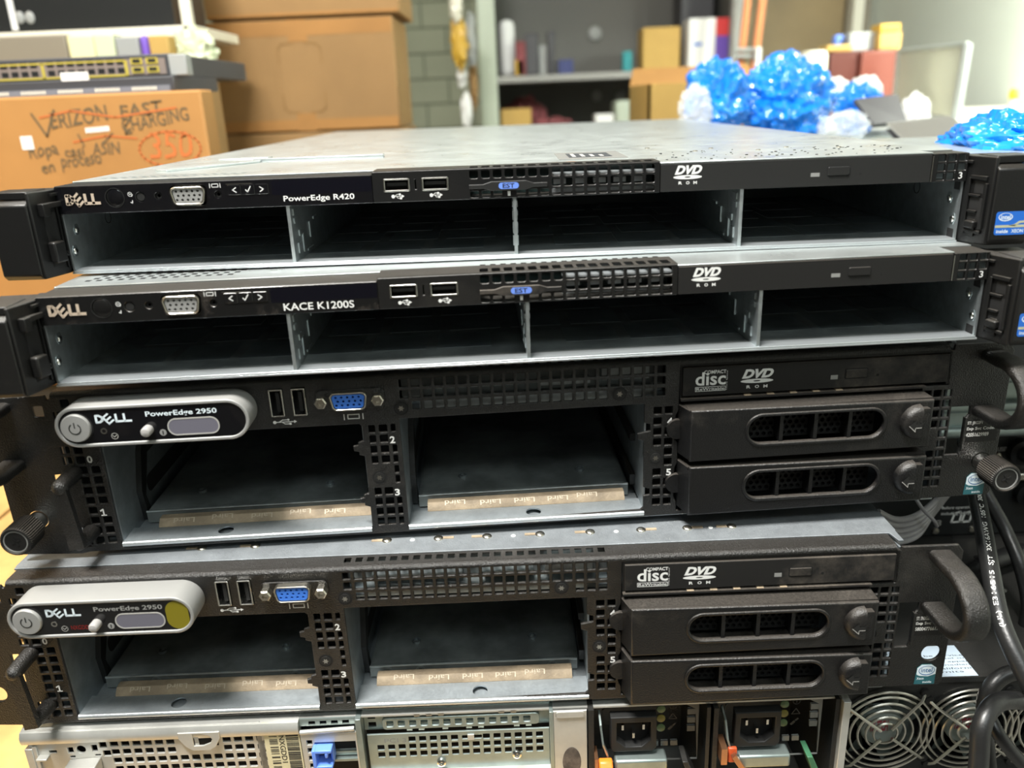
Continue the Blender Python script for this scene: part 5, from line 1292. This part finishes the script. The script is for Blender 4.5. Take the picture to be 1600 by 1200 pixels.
p = at(305, 82, 0.84); crumple('plastic_bag', 'green', (p.x, p.y, p.z), 0.03, (1, .6, 1.1), 'pale green crumpled bag right of the tan parcel at left', 'bag', 3, zmin=zr/1000+.0005)
p = at(318, 108, 0.84); box_thing('yellow_box', 'yellow', p.x-.012, p.x+.012, .83, .85, zr/1000+.0004, p.z+.008, 'small yellow box beside the big tan carton at left', 'box', 1)

# ---- stacked big cartons behind
KY = 1.15
def carton(px0, px1, pyt, pyb, label, zlow=None, dx=0.0, dep=0.2, m='kraft2'):
    a = at((px0), (pyt+pyb)/2, KY); b = at(px1, (pyt+pyb)/2, KY); t = at((px0+px1)/2, pyt, KY); l = at((px0+px1)/2, pyb, KY)
    zb = l.z if zlow is None else zlow
    o = empty('carton', (0, 0, 0)); tag(o, label, 'cardboard box')
    mb = MB(); mb.box(a.x*1000, b.x*1000, KY*1000, (KY+dep)*1000, zb*1000, t.z*1000); mb.build('carton_body', m, o, bevel=3)
    return o, a.x*1000, b.x*1000, zb*1000, t.z*1000
o, a, b, z0_, z1_ = carton(305, 618, -180, 27, 'tan carton on top of the stack behind the servers')
for zz in ((z0_+3, z0_+8),): mb = MB(); mb.box(a+4, b-4, KY*1000-1.5, KY*1000, zz[0], zz[1]); mb.build('carton_flap_edge', 'kraft', o)
o, a, b, z0_, z1_ = carton(331, 620, 29.5, 205, 'big tan carton with cut hand-hole marks, middle of the stack')
cx_ = (at(472, 120, KY).x)*1000; cz_ = at(472, 122, KY).z*1000; hs = 62
mb = MB(); y = KY*1000-0.8
for sx in (-1, 1):
    for sz in (-1, 1):
        stroke(mb, [(cx_+sx*38, cz_+sz*26), (cx_+sx*37, cz_+sz*50), (cx_+sx*30, cz_+sz*57), (cx_+sx*10, cz_+sz*58)], 2.6, y)
mb.build('cut_marks', mat('cut_line', (0.27, 0.15, 0.05), 0.8), o)
for (q0, q1) in ((cz_+60, z1_), (z0_, cz_-60)): mb = MB(); mb.box(cx_-17, cx_+17, KY*1000-0.6, KY*1000, q0, q1); mb.build('tape_strip', 'kraft', o)
for (q0, q1) in ((z1_-26, z1_-2), (z0_+2, z0_+20)): mb = MB(); mb.box(a+3, b-3, KY*1000-0.5, KY*1000, q0, q1); mb.build('tape_strip', 'kraft', o)
o, a, b, z0_, z1_ = carton(340, 640, 206.5, 400, 'tan carton at the foot of the stack behind the servers', zlow=0.78)
p_ = at(480, 205, KY)
tb = empty('table', (0, 0, 0)); tag(tb, 'grey side table behind the workbench carrying the tan cartons', 'table')
mb = MB(); mb.box(a-300, 880, 1040, 1640, 748, 779.5); mb.build('table_top', 'shelfboard', tb, bevel=2)
for x in (a-250, 830):
    for y in (1080, 1600): mb = MB(); mb.box(x-20, x+20, y-20, y+20, 0, 748); mb.build('leg', 'shelfgrey', tb)

# ---- hanging bags beside the shelf unit
for i, (px, py, w, h_, m, lab) in enumerate(((712, 12, 20, 30, 'creamfilm', 'cream bag at the top of the hanging string of bags'), (716, 62, 26, 62, 'gold', 'yellow bag in the middle of the hanging string'), (735, 60, 16, 60, 'mgrey', 'clear grey bag beside the hanging yellow bag'), (720, 118, 16, 28, 'whitefilm', 'white bag below the hanging yellow bag'), (727, 175, 18, 45, 'whitefilm', 'white bag at the bottom of the hanging string'), (738, 130, 14, 60, 'kraft2', 'tan wrapped bag hanging against the shelf post'))):
    p = at(px, py, 2.2); crumple('hanging_bag', m, (p.x, 2.2+0.02*i, p.z), 1.0, (w/2/530*1.0, .02, h_/2/530*1.3), lab, 'bag', i+5, amp=0.35, seg=28, rings=18)
# ---- steel shelf unit
HY = 2.5
def hx(px, py, Y=HY): p = at(px, py, Y); return p.x*1000, p.z*1000
sh = empty('shelf_unit', (0, 0, 0)); tag(sh, 'steel shelf unit with pale green post, behind the top server', 'shelf')
xl = hx(762, 60)[0]; xr2 = hx(1142, 60)[0]; hb = hx(960, 112)[1]; yy = HY*1000
mb = MB(); mb.box(xl-32, xl+26, yy-10, yy+30, 0, 2200); mb.build('shelf_post', 'shelfgreen', sh, bevel=3)
mb = MB(); mb.box(xr2, xr2+34, yy-10, yy+30, 0, 2200); mb.build('shelf_post', 'shelfboard', sh, bevel=3)
for zz in (hb, hb-205, hb+480, hb-700):
    mb = MB(); mb.box(xl+20, xr2+10, yy, yy+420, zz-22, zz); mb.build('shelf_board', 'shelfboard', sh, bevel=2)
mb = MB(); mb.box(xl-20, xr2+20, yy+420, yy+426, 0, 2200); mb.build('back_panel', 'shelfgrey', sh)
mb = MB(); mb.box(xl-26, xl-22, yy, yy+424, 0, 2200); mb.box(xr2+26, xr2+30, yy, yy+424, 0, 2200); mb.build('side_panel', 'shelfgrey', sh)
lb_ = hb-205
def item(name, m, x0, x1, yt, Y, dep, label, cat, zb, bev=4, group=None): return stand(name, m, x0, x1, yt, Y, dep, label, cat, zb, group, bev)
IY = 2.56
item('cardboard_box', 'kraft_yellow', 1004, 1062, 42, IY, .12, 'cardboard box on the upper shelf next to the white carton', 'cardboard box', hb)
wc_ = item('printed_carton', 'whitefilm', 1075, 1118, 28, IY, .10, 'white carton with red and violet side on the upper shelf', 'carton', hb)
a = hx(1118, 60, IY)[0]; b = hx(1138, 60, IY)[0]; t = at(1125, 28, IY).z*1000
mb = MB(); mb.box(a, b, IY*1000-1, IY*1000+100, t-55, t); mb.build('red_end', 'red', wc_)
mb = MB(); mb.box(a, b, IY*1000-1, IY*1000+100, hb+1, t-55); mb.build('violet_end', 'violet', wc_)
mb = MB(); q = hx(1083, 72, IY); mb.box(q[0], q[0]+30, IY*1000-1.5, IY*1000, q[1], q[1]+10); mb.build('blue_print', 'bluesticker', wc_)
item('teal_bottle', 'teal', 973, 988, 80, IY, .03, 'small teal bottle on the upper shelf', 'bottle', hb)
item('navy_box', 'navy', 872, 896, 93, IY, .04, 'flat navy box on the upper shelf', 'box', hb)
item('white_canister', 'whitefilm', 782, 806, 30, IY+.05, .05, 'tall white canister at the left end of the upper shelf', 'canister', hb, 20)
for i, (x0, x1, yt, m, nm, lab) in enumerate(((806, 822, 64, 'maroon', 'small_device', 'dull red gadget on the upper shelf beside the white canister'), (820, 842, 52, 'dgrey', 'small_device', 'tall dark gadget on the upper shelf'), (842, 856, 70, 'mgrey', 'small_device', 'grey gadget in front of the tall dark one'), (804, 820, 92, 'gold', 'small_device', 'low amber gadget at the front of the upper shelf'), (856, 868, 48, 'dgrey', 'small_device', 'slim dark gadget right of the grey one'))):
    item(nm, m, x0, x1, yt, IY+.02*(i % 3), .03, lab, 'gadget', hb, 6)
q = hx(930, 52, 2.9); mb = MB(); mb.lathe([(26, yy+419), (24, yy+405), (6, yy+400)], 'y', (hx(930, 52, 2.9)[0], 0, q[1]), 20); tag(mb.build('wall_knob', 'mgrey', None, smooth=True), 'round pale knob fixed to the back panel of the shelf unit', 'knob')
item('black_case', 'dgrey', 1062, 1112, -30, IY+.16, .15, 'black case standing at the back of the upper shelf, right end', 'case', hb)
# lower shelf
item('cardboard_box', 'kraft_yellow', 779, 828, 170, IY, .12, 'small cardboard box at the left of the lower shelf', 'cardboard box', lb_)
p = at(818, 155, 2.76); crumple('folded_cloth', 'maroon', (p.x, 2.74, lb_/1000+.055), 1.0, (.085, .05, .075), 'maroon cloth bunched on the lower shelf', 'cloth', 9, seg=36, rings=24, zmin=lb_/1000+.001)
p = at(882, 190, 2.62); crumple('folded_cloth', 'maroon', (p.x-.03, 2.60, lb_/1000+.02), 1.0, (.075, .04, .045), 'low maroon cloth heap right of the bunched one', 'cloth', 12, seg=36, rings=24, zmin=lb_/1000+.001)
item('parcel', 'whitefilm', 930, 960, 178, IY, .1, 'white flat parcel on the lower shelf', 'parcel', lb_)
item('storage_bin', 'shelfgreen', 962, 1020, 156, IY-.02, .14, 'pale green bin on the lower shelf', 'bin', lb_, 12)
for i, px in enumerate((933, 970)):
    p = at(px, 150, 2.9); mb = MB(); mb.lathe([(20, yy+419), (18, yy+408), (5, yy+404)], 'y', (p.x*1000, 0, p.z*1000), 16); tag(mb.build('wall_knob', 'mgrey', None, smooth=True), ('left', 'right')[i]+' one of the two low pale knobs on the shelf back panel', 'knob')
# ---- open cardboard box in front
OY = 1.25
ob = empty('cardboard_box', (0, 0, 0)); tag(ob, 'open yellowish cardboard box behind the blue plastic bag', 'cardboard box')
a = at(1013, 150, OY); b = at(1235, 150, OY); t = at(1100, 128, OY)
x0, x1_, zt_ = a.x*1000, b.x*1000, t.z*1000
mb = MB(); zb = 780
mb.box(x0, x1_, OY*1000, OY*1000+5, zb, zt_); mb.box(x0, x1_, OY*1000+250, OY*1000+255, zb, zt_); mb.box(x0, x0+5, OY*1000, OY*1000+255, zb, zt_); mb.box(x1_-5, x1_, OY*1000, OY*1000+255, zb, zt_); mb.box(x0, x1_, OY*1000, OY*1000+255, zb, zb+5)
mb.build('carton_body', 'kraft_yellow', ob)
mb = MB(); mb.add([(x0, OY*1000+250, zt_), (x1_, OY*1000+250, zt_), (x1_+10, OY*1000+340, zt_+38), (x0+20, OY*1000+340, zt_+38), (x0, OY*1000+254, zt_), (x1_, OY*1000+254, zt_), (x1_+10, OY*1000+344, zt_+38), (x0+20, OY*1000+344, zt_+38)], [(0, 1, 2, 3), (7, 6, 5, 4), (0, 3, 7, 4), (1, 5, 6, 2), (3, 2, 6, 7), (0, 4, 5, 1)])
mb.build('box_flap', 'kraft', ob)

# ---- door and frame beyond, white canister, wine-red cabinet
dr = structure('door_1', MB().box(at(1150, 50, 3.38).x*1000, at(1318, 50, 3.38).x*1000, 3380, 3398, 0, 2100), 'door')
structure('trim_1', MB().box(at(1320, 50, 3.35).x*1000, X1, 3340, 3398, 0, 2200), 'doorgrey')
structure('trim_2', MB().box(at(1334, 20, 3.3).x*1000, at(1350, 20, 3.3).x*1000, 3300, 3340, 1500, 2600), 'creamfilm')
ld = empty('step_ladder', (0, 0, 0)); tag(ld, 'orange ladder standing behind the blue bag', 'ladder')
for (xa, xb) in ((1172, 1156), (1196, 1178)):
    t_ = at(xa, -40, 2.36); l_ = at(xb, 105, 2.36); d_ = (l_-t_); e_ = l_+d_*((0.0-l_.z)/d_.z); tp = t_-d_*0.5
    mb = MB(); mb.sweep([tp*1000, e_*1000], rect(-11, 11, -9, 9), up=(0, 1, 0)); mb.build('ladder_rail', 'orangepaint', ld)
for py in (78, 88):
    a = at(1148, py, 2.33); b = at(1188, py, 2.33); mb = MB(); mb.tube([a*1000, b*1000], 7, 10); mb.build('ladder_bracket', 'mgrey', ld, smooth=True)
mb = MB(); p = at(1184, 90, 2.31); mb.box(p.x*1000-8, p.x*1000+8, 2300, 2320, p.z*1000-30, p.z*1000+30); mb.build('ladder_clamp', 'whitefilm', ld, bevel=3)

TY = 0.62
# steel desk behind right, carrying canister and cabinet
dz = at(1400, 188, 1.5).z*1000
dk = empty('desk', (0, 0, 0)); tag(dk, 'pale desk at right against the white wall', 'desk')
mb = MB(); mb.box(820, X1-12, 1660, 2250, dz-30, dz); mb.build('desk_top', 'creamfilm', dk, bevel=3)
for x in (850, 1700):
    for y in (1700, 2210): mb = MB(); mb.box(x-18, x+18, y-18, y+18, 0, dz-30); mb.build('leg', 'alu', dk)
CYY = 1.75
p0 = at(1250, 100, CYY); p1 = at(1291, 100, CYY); rr_ = (p1.x-p0.x)*500; pt_ = at(1270, 79, CYY).z*1000
mb = MB(); mb.lathe([(rr_, dz+0.4), (rr_, pt_-12), (rr_*0.86, pt_-2), (rr_*0.3, pt_)], 'z', ((p0.x+p1.x)*500, CYY*1000, 0), 32); tag(mb.build('plastic_canister', 'creamfilm', None, smooth=True), 'white canister left of the wine-red cabinet', 'canister')
wy = 1.82
a = at(1296, 110, wy); b = at(1404, 110, wy); t = at(1350, 79, wy)
wcab = empty('cabinet', (0, 0, 0)); tag(wcab, 'wine-red cabinet on the desk at right, clutter on top', 'cabinet')
xm = a.x+(b.x-a.x)*0.42
mb = MB(); mb.box(a.x*1000, b.x*1000, wy*1000, wy*1000+260, dz+0.4, t.z*1000); mb.build('cabinet_body', 'wine', wcab, bevel=3)
mb = MB(); mb.box(xm*1000, b.x*1000, wy*1000-14, wy*1000, dz+4, t.z*1000-2); mb.build('cabinet_door', mat('red_brown_door', (0.15, 0.036, 0.023), 0.4), wcab, bevel=3)
wz = t.z*1000
def on_cab(name, m, x0, x1, yt, Y, label, cat, bev=4, dep=.06): return stand(name, m, x0, x1, yt, Y, dep, label, cat, wz, None, bev)
on_cab('parcel', 'kraft_yellow', 1290, 1330, 70, wy+.02, 'low tan parcel at the left of the cabinet top', 'parcel')
on_cab('tape_roll', 'tagblue', 1302, 1316, 54, wy+.09, 'blue and white roll on the cabinet top', 'roll', 8, .03)
on_cab('device_stack', 'mgrey', 1324, 1368, 50, wy+.06, 'stack of grey devices on the cabinet top', 'device')
on_cab('cardboard_box', 'kraft_yellow', 1370, 1405, 50, wy+.03, 'small cardboard box at the right of the cabinet top', 'cardboard box')
q_ = at(1385, 50, wy+.03).z*1000
box_thing('cardboard_box', 'gold', at(1376, 45, wy+.03).x, at(1407, 45, wy+.03).x, wy+.03, wy+.09, q_/1000+.001, at(1385, 37, wy+.03).z, 'amber flat box on top of the small cardboard box', 'cardboard box', 2)
# leaning framed board
fb = empty('framed_board', (0, 0, 0)); tag(fb, 'grey glossy board in an aluminium frame leaning by the white wall', 'board')
A_ = [at(1404, 80, 1.75), at(1512, 68, 1.55), at(1493, 186, 1.55), at(1395, 176, 1.75)]
n_ = (A_[1]-A_[0]).cross(A_[3]-A_[0]).normalized()
if n_.dot(fwd) < 0: n_ = -n_
mb = MB(); mb.add([v*1000 for v in A_]+[(v+n_*0.008)*1000 for v in A_], [(0, 1, 2, 3), (7, 6, 5, 4), (0, 4, 5, 1), (1, 5, 6, 2), (2, 6, 7, 3), (3, 7, 4, 0)]); mb.build('board_sheet', 'greysheet', fb)
for i in range(4):
    wd = 0.011 if i == 1 else 0.005
    mb = MB(); mb.tube([A_[i]*1000, A_[(i+1) % 4]*1000], wd*1000, 8); mb.build('frame_rail', 'alu', fb, smooth=True)
# yellow-capped bottle
by = 1.35
p = at(1580, 175, by); bb_ = empty('bottle', (0, 0, 0)); tag(bb_, 'clear bottle with yellow cap and yellow label at far right', 'bottle')
bz0 = at(1580, 196, by).z*1000
mb = MB(); mb.lathe([(15, bz0), (15, bz0+28), (8, bz0+42), (7, bz0+52)], 'z', (p.x*1000, by*1000, 0), 20); mb.build('bottle_body', 'creamfilm', bb_, smooth=True)
mb = MB(); mb.lathe([(15.4, bz0+16), (15.4, bz0+26)], 'z', (p.x*1000, by*1000, 0), 20); mb.build('bottle_label', 'yellow', bb_, smooth=True)
mb = MB(); mb.lathe([(9, bz0+52), (9, bz0+66), (5, bz0+72)], 'z', (p.x*1000, by*1000, 0), 20); mb.build('bottle_cap', 'yellow', bb_, smooth=True)
# low counter carrying the bottle
ct = empty('counter', (0, 0, 0)); tag(ct, 'pale metal counter edge at far right below the yellow-capped bottle', 'counter')
mb = MB(); mb.box(930, X1-12, 1200, 1620, bz0-16, bz0-0.4); mb.build('counter_top', 'mgrey', ct, bevel=4)
for x in (960, 1700):
    for y in (1230, 1590): mb = MB(); mb.box(x-15, x+15, y-15, y+15, 0, bz0-16); mb.build('leg', 'alu', ct)

# ---- things lying right behind the top server
zl = (BZ+0.2156+0.0057+0.0429)
LZ = zl
# perforated cover, dark panel, clear film, blue bags
pf = MB()
ppx = empty('perforated_cover', (0, 0, 0)); tag(ppx, 'perforated grey metal cover propped behind the top server at right', 'metal cover')
hs = []
cw, ch = 300.0, 215.0
for i in range(34):
    for j in range(24): hs.append(circ(12+i*8.4+(4.2 if j % 2 else 0), 12+j*8.2, 3.1, 6))
PC = [at(1424, 233, .47), at(1532, 214, .42), at(1482, 182, .60), at(1384, 194, .66)]
def bil(x, z):
    a, b = x/cw, z/ch; return (PC[0]*(1-a)+PC[1]*a)*(1-b)+(PC[3]*(1-a)+PC[2]*a)*b
mb = MB(); mb.plate(rect(0, cw, 0, ch, 4, 2), hs, -1, 0)
mb.v = [tuple(bil(x, z)+Vector((0, 0, -y*0.001))) for x, y, z in mb.v]
mb.build('perforated_sheet', mat('grey_perforated_metal', (0.36, 0.35, 0.32), 0.45, 0.5), ppx, k=1.0)
mb = MB(); mb.box(0, cw, 0, ch, 0, 1)
mb.v = [tuple(bil(x, y)+Vector((0, 0, -0.006-z*0.001))) for x, y, z in mb.v]
mb.build('under_sheet', 'dgrey', ppx, k=1.0)
pan = MB(); Q_ = [at(1335, 155, 0.84), at(1403, 147, 0.86), at(1417, 189, 0.80), at(1366, 194, 0.78)]
n_ = (Q_[1]-Q_[0]).cross(Q_[3]-Q_[0]).normalized()
pan.add([v for v in Q_]+[v+n_*0.006 for v in Q_], [(0, 1, 2, 3), (7, 6, 5, 4), (0, 4, 5, 1), (1, 5, 6, 2), (2, 6, 7, 3), (3, 7, 4, 0)])
tag(pan.build('dark_panel', mat('dark_slate_panel', (0.055, 0.05, 0.055), 0.5), None, k=1.0), 'dark slate panel leaning between the blue bag and the perforated cover', 'panel')
bsup = box_thing('steel_chassis', 'steelgreen', 0.46, 0.98, 0.40, 1.02, BT/1000+.0003, 1.262, 'tall grey chassis behind the top server, carrying the blue bag', 'equipment', 2)
zb = 1.2626
def bag(px, py, Y, rx, rz, m, lab, seed, ry=None, zmin=zb, amp=.24, fine=.12, nm='plastic_bag', cat='bag', freq=2.6):
    p = at(px, py, Y); return crumple(nm, m, (p.x, Y, p.z), 1.0, (rx, ry or rx*0.8, rz), lab, cat, seed, amp=amp, fine=fine, seg=110, rings=70, zmin=zmin, freq=freq)
bag(1226, 160, 0.84, 0.066, 0.062, 'bluebag', 'large crumpled blue bubble bag behind the top server', 2, 0.06)
bag(1118, 158, 0.80, 0.042, 0.055, 'bluebag', 'smaller crumpled blue bag left of the large blue one', 4, 0.045)
bag(1086, 174, 0.745, 0.022, 0.034, 'clear', 'clear crumpled wrap at the left tip of the blue bag', 6, 0.015)
bag(1338, 170, 0.98, 0.034, 0.040, 'bluebag', 'thin blue wrap tail right of the large blue bag', 8, 0.04, freq=3.4)
bag(1318, 200, 0.79, 0.034, 0.022, 'clear', 'clear crumpled wrap in front of the dark panel', 10, 0.02)
p = at(1300, 142, 1.10); 
bag(1300, 142, 1.10, 0.030, 0.022, 'whitefilm', 'white crumpled wrap behind the large blue bag', 14, 0.03, zmin=1.2723)
bag(1352, 140, 1.13, 0.026, 0.024, 'whitefilm', 'white scrunched bag before the cabinet', 15, 0.03, zmin=1.2723)
bag(1430, 178, 1.12, 0.022, 0.034, 'whitefilm', 'white crumpled film right of the dark panel', 16, 0.03, zmin=1.2723)
bag(1590, 236, 0.17, 0.040, 0.026, 'bluebag', 'crumpled blue bag at right, lying on the silver-lidded server', 18, 0.07, zmin=1.3018, freq=2.4, fine=.06)
wt = box_thing('storage_box', 'mgrey', 0.66, 0.97, 1.045, 1.185, 0.7798, 1.272, 'grey storage box behind the tall grey chassis at right', 'box', 2)
